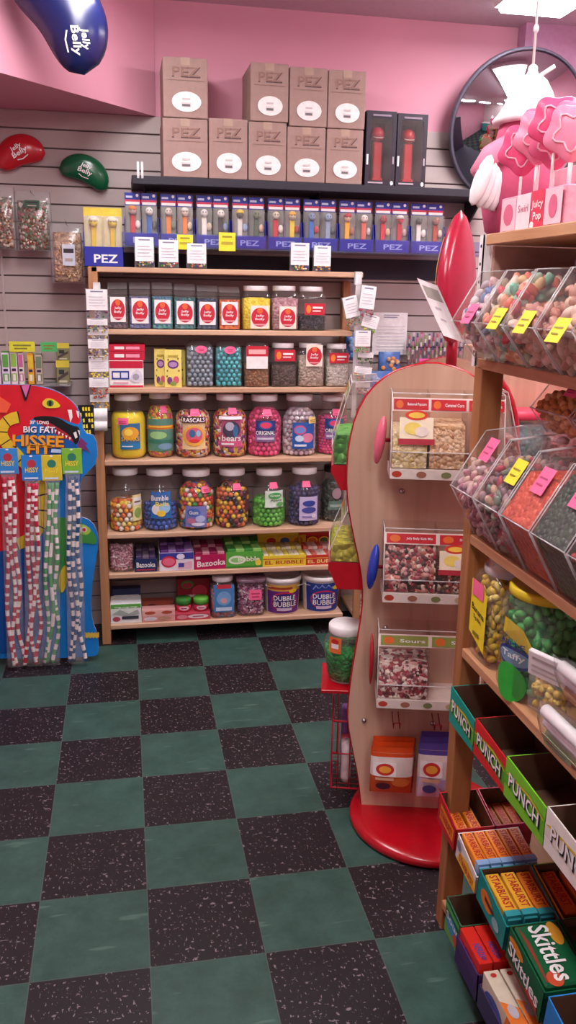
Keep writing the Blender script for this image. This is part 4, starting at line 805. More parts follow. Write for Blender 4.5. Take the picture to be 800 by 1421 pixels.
# belly scales, a stripe of yellow wedges
cur = [(44, 577), (22, 578), (6, 586), (2, 602), (10, 616), (20, 626), (32, 640), (46, 652), (56, 668), (62, 690), (62, 712), (54, 734), (40, 748), (20, 756), (0, 760)]
cur = smooth(cur, 1, False)[1:-1]; nr = []
for i in range(len(cur)):
    (x0, y0), (x1, y1) = cur[max(i-1, 0)], cur[min(i+1, len(cur)-1)]; l = math.hypot(x1-x0, y1-y0); nr.append((-(y1-y0)/l*8, (x1-x0)/l*8))
for i in range(len(cur)-1):
    (x0, y0), (x1, y1), (a0, b0), (a1, b1) = cur[i], cur[i+1], nr[i], nr[i+1]
    flatpoly(b, [(x0+a0, y0+b0), (x1+a1, y1+b1), (x1-a1, y1-b1), (x0-a0, y0-b0)], 11, SYEL)
    if i % 2 == 0: flatpoly(b, [(x0+a0, y0+b0), (x0+a0+(x1-x0)*.18, y0+b0+(y1-y0)*.18), (x0-a0+(x1-x0)*.18, y0-b0+(y1-y0)*.18), (x0-a0, y0-b0)], 12, BLACK)
for i in range(9):
    y = 880+i % 2; x = 118+2.2*i; flatpoly(b, [(x, y-4), (x+2, y-4), (x+2, y+3), (x, y+3)], 11, SYEL)
def px_ell(cx, cy, rx, ry, k, mat): flatpoly(b, [(cx+rx*cos(2*pi*i/16), cy-ry*sin(2*pi*i/16)) for i in range(16)], k, mat)
flatpoly(b, smooth([(58, 558), (66, 551), (78, 555), (86, 564), (74, 566), (62, 565)], 1), 12, M('e8d23a')); px_ell(70, 559, 5, 4.5, 13, M('4f7a3a')); px_ell(70, 559, 1.8, 4, 14, BLACK)
px_ell(116, 734, 5, 4, 12, M('e8d8d0')); px_ell(117, 734, 2.4, 2.6, 13, M('c0392f'))
for q in ([(94, 568), (100, 568), (101, 578), (98, 586), (96, 576)], [(106, 569), (110, 570), (110, 580), (108, 578)], [(102, 600), (106, 598), (108, 606), (105, 608)], [(108, 596), (111, 597), (111, 604)]): flatpoly(b, q, 14, WHITE)
for i in range(7): flatpoly(b, [(66+i*5, 590+i*2.6), (69+i*5, 591+i*2.6), (67+i*5, 596+i*2.4)], 13, WHITE)
for q in ([(112, 606), (122, 616), (118, 616), (126, 628), (116, 622), (112, 634), (108, 616)],): flatpoly(b, q, 13, M('7a2f6a'))
flatpoly(b, [(30, 535), (42, 533), (37, 552)], 12, M('d86aa8'))
for q in ([(28, 534), (30, 534), (37, 553), (35, 556)], [(44, 533), (42, 533), (36, 553), (37, 556)]): flatpoly(b, q, 13, BLACK)
def tri(x0, x1, y0, y1, s, k, mat, off=.0, arch=0):
    g, fs = textgeo(s, .03); vs = []
    for u, v in g:
        x = (x0+x1)/2+u*(x1-x0)+off; y = (y0+y1)/2-v*(y1-y0)+off+arch*(u*u)*4+(y1-y0)*.12*u
        p = PY(x, y, YS); vs.append((p.x+.2, -.006-k*.0006, p.z))
    b.add(vs, fs, mat)
OR = M('eda52f', .4)
tri(42, 68, 583, 588, '30" LONG', 15, WHITE)
for o_, m_ in ((1.2, M('1f2a6a')), (0, WHITE)): tri(33, 77, 591, 600, 'BIG FAT', 15 if o_ else 16, m_, o_)
for o_, m_ in ((1.2, M('7a3a1a')), (0, OR)): tri(18, 89, 603, 619, 'HISSEE', 15 if o_ else 16, m_, o_)
for o_, m_ in ((1.2, M('7a3a1a')), (0, OR)): tri(38, 72, 617, 629, 'FIT', 15 if o_ else 16, m_, o_)
flatpoly(b, [(-2, 548), (16, 560), (10, 572), (-8, 572)], 15, M('f0603f')); flatpoly(b, [(72, 622), (86, 623), (85, 628), (71, 627)], 15, M('b8d4f0'))
b.build('print', sn)
m = MB(); a = PY(110, 604, .2); c = PY(130, 562, .2); m.box(a.x, .2, a.z, c.x, .204, c.z, BLACK)
for i in range(5): m.deco(flat((a.x, .2, a.z), (c.x-a.x, 0, 0), (0, 0, c.z-a.z)), [('t', ['MOST', 'YOU', 'MAKE', 'LAST', 'WOW'][i], .5, .1+.19*i, .8, .13, YELTAG)]) if False else m.deco(flat((a.x, .2, a.z), (c.x-a.x, 0, 0), (0, 0, c.z-a.z)), [('p', [(.1+.18*q, .05+.19*i), (.22+.18*q, .05+.19*i), (.2+.18*q, .18+.19*i), (.08+.18*q, .16+.19*i)], YELTAG) for q in range(5) if (q+i) % 4])
m.build('sign_card', label='small black card with yellow marks beside the snake head', category='card')
for i, (xc, hx, yt, yb, cardc, c1, nm) in enumerate([(11, 22, 622, 906, '3f8fd8', 'b92a44', 'red and white rope bag at the picture edge'), (44, 47, 631, 908, '2f86d8', 'b92a44', 'red and white rope bag with a blue header'), (72, 70, 631, 905, 'd8c83a', '4a9f5a', 'green and white rope bag with a yellow header'), (100, 106, 622, 902, '7fc03f', '1f4f7f', 'blue and white rope bag with a green header')]):
    Y = YS-.045; a = PY(xc-13, yt+36, Y); c = PY(xc+13, yt, Y); zb = .02; x = (a.x+c.x)/2; zt = c.z
    t = thing('candy_rope_bag', 'long clear '+nm+' on the snake display', 'candy bag', (x, Y, zt), group='rope bags on the snake display')
    w = c.x-a.x; h = c.z-a.z; m = MB(); m.box(-w/2, -.003, -h, w/2, .003, 0, M(cardc, .35), .001)
    m.deco(flat((-w/2, -.003, -h), (w, 0, 0), (0, 0, h)), [('e', .5, .66, .22, .16, M('b93a4a' if i < 2 else '2f7f6a')), ('t', 'HISSY', .5, .42, .66, .2, M('f0dc4a')), ('r', .12, .06, .8, .13, M('cfe4f5')), ('e', .5, .96, .08, .03, WHITE)]); m.build('header_card', t)
    pb = PY(hx, yb, Y); dx = pb.x-x; L_ = zt-zb; ropes = 3
    for r_ in range(ropes):
        pts = []; ms = []; nseg = 66; q = random.Random(i*7+r_); ph = q.uniform(0, 6); cm = M(c1, .5); wm = M('efe6e2', .5)
        if i == 3 and r_ == 1: cm = M('2a5f86', .5)
        run = 0; cur_m = wm
        for k in range(nseg+1):
            u = k/nseg; z = -h-.012-u*(L_-h-.02); amp = .004+.012*u*u
            pts.append((dx*u+(r_-1)*(.016+.008*u)+amp*sin(ph+u*(9+3*r_)), -.006+.008*sin(ph*2+u*7+r_*2), z))
            if run <= 0: cur_m = cm if cur_m is wm else wm; run = q.choice((1, 2, 2)) if not (i == 2 and r_ == 1) else q.choice((3, 5))
            ms.append(cur_m); run -= 1
        m = MB(); m.tube(pts, .0088, ms, 8); m.build('candy_rope', t)
    m = MB(); n = 12; vs = []; rows = [(0, .8), (.04, .72), (.12, .85), (.5, .95), (.9, 1.0), (1, 1.0)]
    for v, k in rows:
        z = -h+.004-v*(L_-h); 
        for j in range(n): an = 2*pi*j/n; vs.append((dx*v+w*.5*k*cos(an), -.004+.024*min(1, .2+v*3)*sin(an), z))
    m.add(vs, [(j*n+k, j*n+(k+1) % n, (j+1)*n+(k+1) % n, (j+1)*n+k) for j in range(len(rows)-1) for k in range(n)], CLEAR('ffffff', .09, 1, .2), smooth=True); m.build('sleeve', t)
# packs of stick candy on a clear ledge behind the snake
Y = .42; a = PY(-30, 534, Y); c = PY(98, 534, Y); ZL = a.z
t = thing('wall_ledge', 'narrow clear ledge on the slat wall behind the snake head', 'shelf', (a.x, YW, ZL))
b = MB(); b.box(0, Y-YW-.02, -.006, c.x-a.x, -.002, 0, CLEAR('e8e6ea', .3)); b.build('board', t)
b = MB(); b.box(0, -.02, -.06, .015, -.002, 0, METAL); b.build('bracket', t)
packs = [(-12, -1, 490, 'd84a6a', 'e8e0e4'), (1, 12, 490, '5fa84a', 'e8e0f0'), (13, 23, 489, '8fbf4a', 'f0d8e4'), (24, 32, 490, 'c86a9a', 'e8e8d8'), (37, 46, 492, 'e8c83a', 'f0a83a'), (48, 58, 493, '7a8a6a', 'c8b8a8')]
for i, (x0, x1, yt, c1, c2) in enumerate(packs):
    p = PY(x0, yt, Y); q = PY(x1, yt, Y); w = q.x-p.x; h = p.z-ZL
    t = thing('stick_pack', 'tall stick candy pack on the ledge behind the snake, %s along' % ords[i], 'candy pack', ((p.x+q.x)/2, Y, ZL+.001), group='stick candy packs on the ledge')
    m = MB(); m.box(-w/2+.001, 0, 0, w/2-.001, .05, h, M(c2), .002); m.deco(flat((-w/2+.001, 0, 0), (w-.002, 0, 0), (0, 0, h)), [('r', .1, .55, .9, .95, M(c1)), ('r', .1, .1, .9, .35, M(c1)), ('r', .3, .12, .7, .32, M('f4f0e8')), ('r', .2, .42, .8, .5, M('3a2a4a'))]); m.build('box', t)
    m = MB(); m.box(-w/2+.003, .004, h, w/2-.003, .046, h+.006, M(c1)); m.build('flap', t)
for x0, x1, y0, y1, hx, nm in ((13, 48, 474, 488, 'e2e23a', 'yellow'), (57, 79, 475, 488, '4fc06a', 'green')):
    p = PY(x0, y1, Y-.01); q = PY(x1, y0, Y-.01); m = MB(); m.box(0, 0, 0, q.x-p.x, .001, q.z-p.z, M(hx)); m.deco(flat((0, 0, 0), (q.x-p.x, 0, 0), (0, 0, q.z-p.z)), [('r', .15, .55, .85, .7, M('8a8a3a')), ('r', .2, .25, .7, .38, M('8a8a3a'))])
    m.tube([(.01, .001, (q.z-p.z)/2), (.01, YW-Y, (q.z-p.z)/2)], .0015, METAL, 5)
    m.build('price_card', loc=(p.x, Y-.01, p.z), label='%s price card on the wall above the snake' % nm, category='price card')
for i, (y0, y1) in enumerate(((476, 500), (500, 532))):
    p = PY(79, y1, .5); q = PY(96, y0, .5); w = q.x-p.x; h = q.z-p.z; m = MB(); m.box(-w/2, -.006, 0, w/2, .006, h, M('8f8a62'), .003); m.deco(flat((-w/2, -.006, 0), (w, 0, 0), (0, 0, h)), [('r', 0, .7, 1, 1, M('e8d24a')), ('p', [(.1, .1), (.9, .4), (.9, .55), (.1, .25)], M('5a4a4a')), ('r', .2, .4, .6, .6, M('3a3a3a')), ('r', .2, .05, .8, .14, M('d8d0b0'))]); m.tube([(0, .006, h*.96), (0, YW-.5, h*.96)], .0018, METAL, 5)
    m.build('candy_packet', loc=((p.x+q.x)/2, .5, p.z), label='olive and yellow packet on a wall hook, %s one' % ('upper', 'lower')[i], category='candy pack', group='olive packets by the clip strip')
# ------------------------------------------------------------------ wall right of the unit: paper sheet, blue bags, tray of sticks
Y = YW-.012; a = PY(516, 492, Y); c = PY(566, 434, Y); m = MB(); w, h = c.x-a.x, c.z-a.z
n = 8; vs = []
for j in range(n+1):
    for i in range(n+1): u, v = i/n, j/n; vs.append((u*w, -.006-.012*(1-v)*sin(u*3), v*h))
m.add(vs, [(j*(n+1)+i, j*(n+1)+i+1, (j+1)*(n+1)+i+1, (j+1)*(n+1)+i) for j in range(n) for i in range(n)], PAPER, smooth=True)
m.deco(lambda u, v, k: Vector((u*w, -.0075-.012*(1-v)*sin(u*3)-k*.0006, v*h)), [('r', .3, .93, .75, .95, M('9a9ab0')), ('r', .3, .88, .7, .9, M('9a9ab0'))]+[('r', .1, .12+.08*k, .92, .13+.08*k, M('c8c8d4')) for k in range(8)])
m.build('paper_sheet', loc=(a.x, Y, a.z), label='white printed paper sheet on the slat wall beside the aisle clip strip', category='paper')
def bluebag(x0, x1, y0, y1, Y, label, sp_):
    a = PY(x0, y1, Y); c = PY(x1, y0, Y); w, h = c.x-a.x, c.z-a.z; t = thing('blue_bag', label, 'candy bag', ((a.x+c.x)/2, Y, a.z), group='blue bags under the paper sheet')
    m = MB(); vs = []; n = 12; rows = [(0, .1), (.1, .8), (.45, 1), (.85, .5), (1, .05)]
    for v, d in rows:
        for i in range(n): an = 2*pi*i/n; vs.append((w/2*cos(an), .03*d*sin(an), v*h))
    m.add(vs, [(j*n+i, j*n+(i+1) % n, (j+1)*n+(i+1) % n, (j+1)*n+i) for j in range(len(rows)-1) for i in range(n)]+[tuple(range(n-1, -1, -1))], M('4a6fb0', .3, var=.2, vs=25), smooth=True); m.build('bag', t)
    q = random.Random(5); m = MB()
    for k in range(9): m.ell((q.uniform(-.35, .35)*w, -.028, q.uniform(.15, .85)*h), (.012, .004, .012), M(q.choice(sp_)), 8, 5)
    m.build('pattern', t, kind='stuff'); m = MB(); m.tube([(0, 0, h*.97), (0, YW-Y, h*.97)], .002, METAL, 5); m.build('peg_hook', t)
bluebag(524, 556, 488, 530, .50, 'blue bag with orange figures hanging under the paper sheet', ['d8904a', 'c8a080', 'e8c8a8'])
bluebag(505, 548, 515, 562, .44, 'blue and clear bag hanging lower behind the display top', ['a8c4e0', '8fb0d8', 'd8e0f0'])
bluebag(478, 492, 462, 500, .52, 'narrow blue bag glimpsed behind the aisle clip strip', ['8fb0d8', '5a8fc0'])
Y = .48; a = PY(566, 512, Y); c = PY(652, 512, Y); ZL = a.z
t = thing('stick_tray', 'clear wall tray of striped candy sticks behind the rotating display', 'tray', (a.x, Y, ZL)); w = c.x-a.x
b = MB(); b.box(0, 0, 0, w, YW-Y-.001, .004, ACR); b.box(0, 0, .004, w, .003, .09, ACR); b.box(0, 0, .004, .003, YW-Y-.001, .09, ACR); b.box(w-.003, 0, .004, w, YW-Y-.001, .09, ACR); b.build('tray', t)
b = MB(); b.deco(flat((.06, -.001, .03), (w*.8, 0, 0), (0, 0, .022)), [('r', 0, 0, .22, 1, M('ef5aa8')), ('r', .3, 0, 1, .7, M('e2d06a'))]); b.build('price_strip', t)
sc = [M(q, .4) for q in ('a8485f', '6a3f6a', 'd8c8c8', '7f8f5a', 'c87a9a', '4a4a6a', 'b8a8b0')]; pm = None
for i in range(30):
    x = a.x+.012+i*(w-.024)/29; m = MB(); hgt = .16+.02*((i*7) % 5)/5
    cs = [sc[(i*3+k) % 7] for k in range(8)]; m.tube([(0, 0, .001+hgt*k/8) for k in range(9)], .0058, cs, 6)
    m.build('candy_stick', loc=(x, Y+.03+.03*(i % 2), ZL+.005), label='thin striped candy stick in the clear wall tray', category='candy stick', group='candy sticks in the wall tray')
# low pine shelf running on from the unit, seen past the display
t = thing('low_shelf', 'low pine shelf continuing from the tall unit behind the rotating display', 'shelf unit', (1.42, YF, 0))
b = MB(); b.box(0, .02, .32, .5, YBK-YF, .345, PINE, .003); b.build('top_board', t)
b = MB(); b.box(0, .02, .076, .5, YBK-YF, .10, PINE, .003); b.build('shelf', t)
for q in (.0, .465):
    b = MB(); b.box(q, 0, 0, q+.035, .0195, .345, PINEZ); b.build('post', t)
for i in range(3):
    minibag((1.46+.07*i, YF+.06, .101), .06, .085, 'white and red sweet bag on the low pine shelf, %s along' % ords[i], ['e8e0e0', 'c83a4a', 'f0e8e4'], group='bags on the low shelf', cardh=.25)
# ------------------------------------------------------------------ the rotating wooden jelly bean display
UX, UY = Vector((.97, -.24, 0)).normalized(), Vector((.24, .97, 0)).normalized()
CO = Vector((1.05, -1.262, 0))
CT = CO+UX*.133+UY*.15
ca = thing('candy_carousel', 'rotating wooden jelly bean display with wavy sides on a glossy red base', 'display stand', CT, math.atan2(UX.y, UX.x))
REDG = M('b5101f', .22, spec=.6); WBD = WOOD('c49f86', 'd6b49b', 'Z', .4, .5)
b = MB(); b.lathe([(.255, 0), (.267, .008), (.267, .022), (.258, .032), (.23, .034)], REDG, 56, c=(.075, -.165, 0)); b.build('base', ca)
half = [(-.151, .034), (-.165, .14), (-.19, .25), (-.207, .34), (-.208, .41), (-.20, .52), (-.185, .64), (-.174, .74), (-.176, .82), (-.19, .90), (-.212, .985), (-.232, 1.08), (-.24, 1.18), (-.236, 1.27), (-.218, 1.36), (-.18, 1.435), (-.12, 1.487), (-.05, 1.512)]
half = [half[0]]+smooth(half, 1, False)+[(-.02, 1.517)]
out_ = [(.15, .034)]+[(-x, z) for x, z in half]+[(x, z) for x, z in reversed(half)]+[(-.15, .034)]
out_ = [(x, z) for x, z in out_]
for y, dx, th in ((-.15, 0, .018), (.12, .085, .05)):
    b = MB(); b.prism(out_, lambda p: (p[0]+dx, y, p[1]), lambda p: (p[0]+dx, y+th, p[1]), WBD, side=REDG); b.build('board', ca)
m = MB(); m.tube([(p[0]+.085, .118, p[1]) for p in out_ if p[0] > .05 and p[1] < 1.49], .012, REDG, 8); m.build('red_trim', ca)
m = MB(); m.tube([(p[0], -.140, p[1]) for p in out_]+[(out_[0][0], -.140, out_[0][1])], .0045, REDG, 6); m.build('red_trim', ca)
for x in (-.146, .134):
    b = MB(); b.box(x, -.131, .034, x+.012, .119, 1.40, WBD); b.build('side_panel', ca)
b = MB()
for x, z in ((-.08, .93), (-.02, .93), (-.155, .35), (-.11, .12), (.07, .35), (.1, .12), (-.10, .68), (-.07, 1.13)): b.lathe([(.008, 0), (.009, .004), (.006, .009), (.001, .011)], METAL, 10, T=Matrix.Translation((x, -.15, z)) @ Matrix.Rotation(pi/2, 4, 'X'))
b.build('bolts', ca)
STR = M('c42a34', .4); STG = M('8f9a4a', .4)
def binunit(s0, s1, z0, z1, hdr, pals, T, stick=None, dep=.13, full=(.5, .5, .5), knob=None, note='', red=0):
    """clear scoop bin: back at the board, header card, dividers, white strip of printed beans"""
    w = s1-s0; h = z1-z0; nb = len(pals); b = MB(); q = .003; bu = MB()
    A_ = lambda x, y, z: T @ Vector((s0+x, -.15+y, z0+z))
    b.prism([(0, .03), (-dep, .03), (-dep*1.02, h*.32), (-dep*.62, h*.98), (0, h)], lambda p: A_(0, p[0], p[1]), lambda p: A_(q, p[0], p[1]), ACR)
    b.prism([(0, .03), (-dep, .03), (-dep*1.02, h*.32), (-dep*.62, h*.98), (0, h)], lambda p: A_(w-q, p[0], p[1]), lambda p: A_(w, p[0], p[1]), ACR)
    for i in range(1, nb): b.prism([(0, .03), (-dep, .03), (-dep*1.02, h*.32), (-dep*.62, h*.98), (0, h)], lambda p: A_(w*i/nb-.001, p[0], p[1]), lambda p: A_(w*i/nb+.001, p[0], p[1]), ACR)
    for (y0, za), (y1, zb) in (((-dep, .03), (-dep*1.02, h*.32)), ((-dep*1.02, h*.325), (-dep*.62, h*.98)), ((-dep*.62, h*.985), (0, h))):
        b.add([A_(0, y0, za), A_(w, y0, za), A_(w, y1, zb), A_(0, y1, zb)], [(0, 1, 2, 3)], ACR)
    for y, z in ((-dep*1.02, h*.32), (-dep*.62, h*.98)): b.tube([A_(0, y, z), A_(w, y, z)], .0018, CLEAR('ffffff', .5), 5)
    for xx in (0, w): b.tube([A_(xx, -dep, .03), A_(xx, -dep*1.02, h*.32), A_(xx, -dep*.62, h*.98), A_(xx, 0, h)], .0018, CLEAR('ffffff', .5), 5)
    bo = b.build('bin', ca)
    m = MB(); m.add([A_(0, 0, 0), A_(w, 0, 0), A_(w, -dep-.004, 0), A_(0, -dep-.004, 0), A_(0, 0, .029), A_(w, 0, .029), A_(w, -dep-.004, .029), A_(0, -dep-.004, .029)], [(0, 1, 2, 3), (4, 7, 6, 5), (0, 4, 5, 1), (3, 2, 6, 7), (0, 3, 7, 4), (1, 5, 6, 2)], M('b81424', .35) if red else M('e6dcd2', .5))
    fr = lambda u, v, k: A_(u*w, -dep-.004-k*EPS, .029*v)
    if red: m.add([A_(0, -.001, -red), A_(w, -.001, -red), A_(w, -dep*.8, -red), A_(0, -dep*.8, -red), A_(0, -.001, 0), A_(w, -.001, 0), A_(w, -dep, 0), A_(0, -dep, 0)], [(0, 1, 2, 3), (0, 4, 5, 1), (3, 2, 6, 7), (0, 3, 7, 4), (1, 5, 6, 2)], M('b81424', .35))
    else: m.deco(fr, [('e', .06+.22*i, .5, .045, .32, M(['b8402f', 'a8705a', '7f8a5a', 'c8b08a', '4a5a6a'][i % 5])) for i in range(5)])
    m.build('printed_strip', bo)
    m = MB(); t0, t1 = .70, .93; fy = lambda v: -dep*1.02+(dep*.40)*((.32+.66*(t0+(t1-t0)*v)-.32)/.66)
    fr = lambda u, v, k: A_(u*w, -dep*1.02+dep*.40*(t0+(t1-t0)*v)-.001-k*EPS, h*(.32+.66*(t0+(t1-t0)*v)))
    it = [('r', 0, 0, 1, 1, M('ead9cf'))]
    for i in range(nb): it += [('r', (i+.04)/nb, .1, (i+.97)/nb, .9, hdr), ('e', (i+.2)/nb, .5, .1/nb, .3, M('e0702f')), ('t', ('Buttered Popcorn', 'Caramel Corn', 'Chocolate')[i % 3] if note == 'a' else ('Jelly Belly Kids Mix', 'Strawberry', 'Cherry')[i % 3] if note == 'b' else 'Sours', (i+.66)/nb, .5, .5/nb, .26, WHITE)]
    m.deco(fr, it); m.build('header_card', bo)
    if stick:
        fr = lambda u, v, k: A_(w*(stick+.3*u), -dep*1.02+dep*.40*(.1+.62*v)-.002-k*EPS, h*(.32+.66*(.1+.62*v)))
        m = MB(); m.deco(fr, [('r', 0, .1, 1, .8, M('f3e6c8')), ('e', .5, .86, .34, .14, M('d8402f')), ('e', .5, .86, .24, .08, M('f0c84a')), ('e', .4, .5, .26, .17, M('efd86a')), ('e', .65, .42, .2, .14, M('e8dcd0')), ('r', -.04, .06, 1.04, .22, M('a8283a'))]); m.build('sticker', bo)
    for i, (pal, lv) in enumerate(zip(pals, full)):
        if lv <= 0: continue
        x0, x1 = w*i/nb+.004, w*(i+1)/nb-.004; m = MB(); zt = h*lv
        poly = [(-.004, .032), (-dep+.004, .032), (-dep+.004, min(zt, h*.32))]+([(-dep*1.02+dep*.4*(zt/h-.32)/.66+.006, zt)] if zt > h*.32 else [])+[(-.004, zt+.01)]
        m.prism(poly, lambda p: A_(x0, p[0], p[1]), lambda p: A_(x1, p[0], p[1]), CANDY(pal, .013 if not red else .022))
        # loose beans on the front of the heap
        g = MB(); g.ell((0, 0, 0), (.0085, .0055, .0055), WHITE, 7, 5); q_ = random.Random(int(z0*100)+i)
        for k in range(90):
            xx = q_.uniform(x0+.006, x1-.006); zz = q_.uniform(.04, max(.045, zt-.008)); yy = -dep+.009 if zz < h*.32 else -dep*1.02+dep*.4*(zz/h-.32)/.66+.011
            TT = Matrix.Translation(A_(xx, yy, zz)) @ Euler((q_.uniform(0, 3), q_.uniform(0, 3), q_.uniform(0, 3))).to_matrix().to_4x4(); m2 = m
            m2.add(g.v, g.f, M(q_.choice(pal), .3), TT, True)
        m.build('jelly_beans', bo, kind='stuff')
    if knob:
        m = MB(); m.ell((0, 0, 0), (.016, .035, .072), M(knob, .2, spec=.6), 16, 12, T @ Matrix.Translation((s0-.03, -.15-dep*.62, z0+h*.42)) @ Matrix.Rotation(.12, 4, 'Y'))
        m.build('bean_handle', bo)
        m = MB(); m.tube([A_(-.03, -dep*.6, h*.42), A_(0, -dep*.6, h*.42)], .006, DKRED, 8); m.build('axle', bo)
I4 = Matrix.Identity(4)
POP = ['e9d8a0', 'f2e4bc', 'dcc47c', 'efe0b0']; CARA = ['e0bc94', 'ecd0ae', 'c89a6a', 'e8c8a0']
RB = ['a83242', 'd8a8a0', '5a2028', '8f2a3a', 'e8d8c8', 'c87a6a', '3f2a20']; RB2 = ['5a2a2a', '8f3a3a', 'e8d4c4', '3a2020', 'a84a4a', '7a5a3a']
binunit(-.118, .205, 1.195, 1.442, STR, [POP, CARA, ['7a3a34', '5a2a28']], I4, .07, full=(.56, .62, .2), knob='e06a80', note='a')
binunit(-.122, .195, .815, 1.036, STR, [RB, RB2], I4, .52, full=(.78, .46), knob='1f3fb0', note='b')
binunit(-.125, .190, .465, .71, STG, [RB[:5]+['e8e0d8'], ['6a2a2a']], I4, None, full=(.55, .0), knob=None)
m = MB(); m.ell((0, 0, 0), (.008, .045, .085), M('b8202f', .2, spec=.6), 12, 10, Matrix.Translation((-.145, -.22, .60))); m.build('bean_handle', ca)
T2 = Matrix.Rotation(-pi/2, 4, 'Z'); T3 = Matrix.Rotation(pi/2, 4, 'Z')
binunit(-.115, .125, 1.17, 1.46, STG, [['4fae3a', '5fc04a', '3f9a30'], ['a8323a', 'd8a8a0']][:1], T2, None, full=(.42, .42), dep=.135, red=.05)
binunit(-.115, .125, .855, 1.06, STG, [['c8c83a', 'd8d84a', 'b0b030']], T2, None, full=(.42, .42), dep=.135, red=.06)
binunit(-.12, .115, 1.15, 1.44, STR, [['a84a4a', 'd8a8a0'], ['3f6a70', '5a8a8a']], T3, None, full=(.5, .55, .6), dep=.135)
m = MB(); m.box(-.30, -.12, .425, -.147, .10, .437, REDG, .002); m.prism([(-.147, .33), (-.147, .424), (-.25, .424)], lambda p: (p[0], -.02, p[1]), lambda p: (p[0], -.01, p[1]), REDG); m.build('jar_shelf', ca)
# wire hooks of the front board and the red wire basket on its side
def hook(x, z, l=.10):
    m = MB()
    for s in (-.010, .010): m.tube([(x+s, -.15, z), (x+s, -.15-l*.9, z-.012), (x+s, -.15-l, z+.012)], .0018, DKRED, 6)
    m.tube([(x-.010, -.15-l, z+.012), (x+.010, -.15-l, z+.012)], .0018, DKRED, 6); m.build('wire_hook', ca)
for x, z in ((-.055, .385), (-.068, .275), (.075, .385), (.068, .28)): hook(x, z, .10 if z > .3 else .07)
def wire(pts, mb, r=.003): mb.tube(pts, r, M('a8182a', .3), 6)
m = MB()
BT = T2 @ Matrix.Translation((0, -.147, -.125))
c_ = lambda x, y, z: BT @ Vector((x, y, z))
for z in (.20, .33, .45): wire([c_(-.11, -.003, z), c_(-.11, -.11, z), c_(.12, -.11, z), c_(.12, -.003, z)], m, .004 if z != .33 else .0025)
for i in range(9): x = -.11+.23*i/8; wire([c_(x, -.11, .45), c_(x, -.11, .20), c_(x, -.01, .20)], m, .002)
for y in (-.05, -.09): 
    for s in (-.11, .12): wire([c_(s, y, .20), c_(s, y, .45)], m, .002)
m.build('wire_basket', ca)
# header bean on the red pole
hp = MB(); hp.tube([(.075, 0, 1.475), (.075, 0, 1.60)], .017, M('a3182e', .3), 12); hp.build('sign_pole', ca)
m = MB(); n = 20; k_ = 14; vs = []; fs = []; Rz = Matrix.Rotation(radians(66), 4, 'Z')
for i in range(n+1):
    u = i/n; wd = .145*(sin(pi*u**.8)**.7 if 0 < u < 1 else 0)+.0005; th = .045*(sin(pi*u)**.5 if 0 < u < 1 else 0)+.0005
    for j in range(k_): a = 2*pi*j/k_; vs.append(Matrix.Translation((.075, 0, 1.56+.40*u)) @ Rz @ Vector((wd*cos(a), th*sin(a), 0)))
for i in range(n):
    for j in range(k_): q = (j+1) % k_; fs.append((i*k_+j, i*k_+q, (i+1)*k_+q, (i+1)*k_+j))
m.add(vs, fs, M('b3203c', .25, spec=.6), smooth=True); hb_ = m.build('header_sign', ca)
m = MB(); m.add([Matrix.Translation((.075, 0, 1.56+.40*u)) @ Rz @ Vector((-.145*(sin(pi*u**.8)**.7)*(.86-.14*s), .045*(sin(pi*u)**.5)*(.51+.18*s)+.004, 0)) for u in (.3, .45, .6, .72, .8) for s in (0, 1)], [(2*i, 2*i+1, 2*i+3, 2*i+2) for i in range(4)], M('e8a24a')); m.build('gold_stripe', hb_)
m = MB(); P0 = Vector((.075, 0, 1.60))
pts = [(0, 0), (-.045, .03), (-.085, .07), (-.13, .14), (-.155, .20), (-.135, .215), (-.07, .24)]
fn = lambda u, v, k: Vector((.055-.085*v+.06*(u-.5), -.165+.012*sin(u*3)-k*EPS, 1.60+.16*v-.02*u))
m.deco(fn, [('r', 0, 0, 1, 1, PAPER), ('r', .12, .68, .9, .9, M('a8a49a')), ('r', .3, .5, .6, .55, M('c8c0c8')), ('r', .3, .3, .6, .34, M('c8c0c8'))]); tg = m.build('paper_tag', ca)
# bags of beans hanging from the hooks
def beanbag(x, z, w, h, hexc, low_, label, y=-.225):
    p = CT+UX*x+UY*y; t = thing('jelly_bean_bag', label, 'candy bag', (p.x, p.y, z), math.atan2(UX.y, UX.x), group='jelly bean bags on the display hooks')
    m = MB(); n = 12; vs = []; rows = [(0, .05), (.08, .5), (.4, 1), (.8, .5), (.9, .15), (1, .1)]
    for v, d in rows:
        for i in range(n): an = 2*pi*i/n; vs.append((math.copysign(abs(cos(an))**.6, cos(an))*w/2, .02*d*sin(an), v*h))
    m.add(vs, [(j*n+i, j*n+(i+1) % n, (j+1)*n+(i+1) % n, (j+1)*n+i) for j in range(len(rows)-1) for i in range(n)], [M(low_, .3)]*(2*n)+[M('e6dcd4', .3)]*n+[M(hexc, .3)]*(2*n), smooth=True)
    rf = lambda v: .02*(.5+.5*min(1, v/.4)) if v < .4 else .02*max(.1, 1-(v-.4)*1.35)
    fr = lambda u, v, k: Vector(((u-.5)*w*.96, -rf(v)*(1-abs(2*u-1)**4*.6)-.0025-k*EPS, v*h))
    m.deco(fr, [('r', .04, .42, .6, .70, WHITE), ('e', .33, .56, .22, .12, M('c8302f')), ('e', .33, .56, .15, .07, M('e8a03a')), ('e', .3, .2, .18, .08, M('4a2430' if low_ != 'd8d0e0' else '4a4a8a')), ('e', .72, .3, .22, .1, M('d8783a' if low_ != 'd8d0e0' else 'b8a8d0')), ('r', .1, .34, .55, .4, M('f0c8a0')), ('r', 0, .9, 1, .905, M('c8a090'))]); m.build('bag', t)
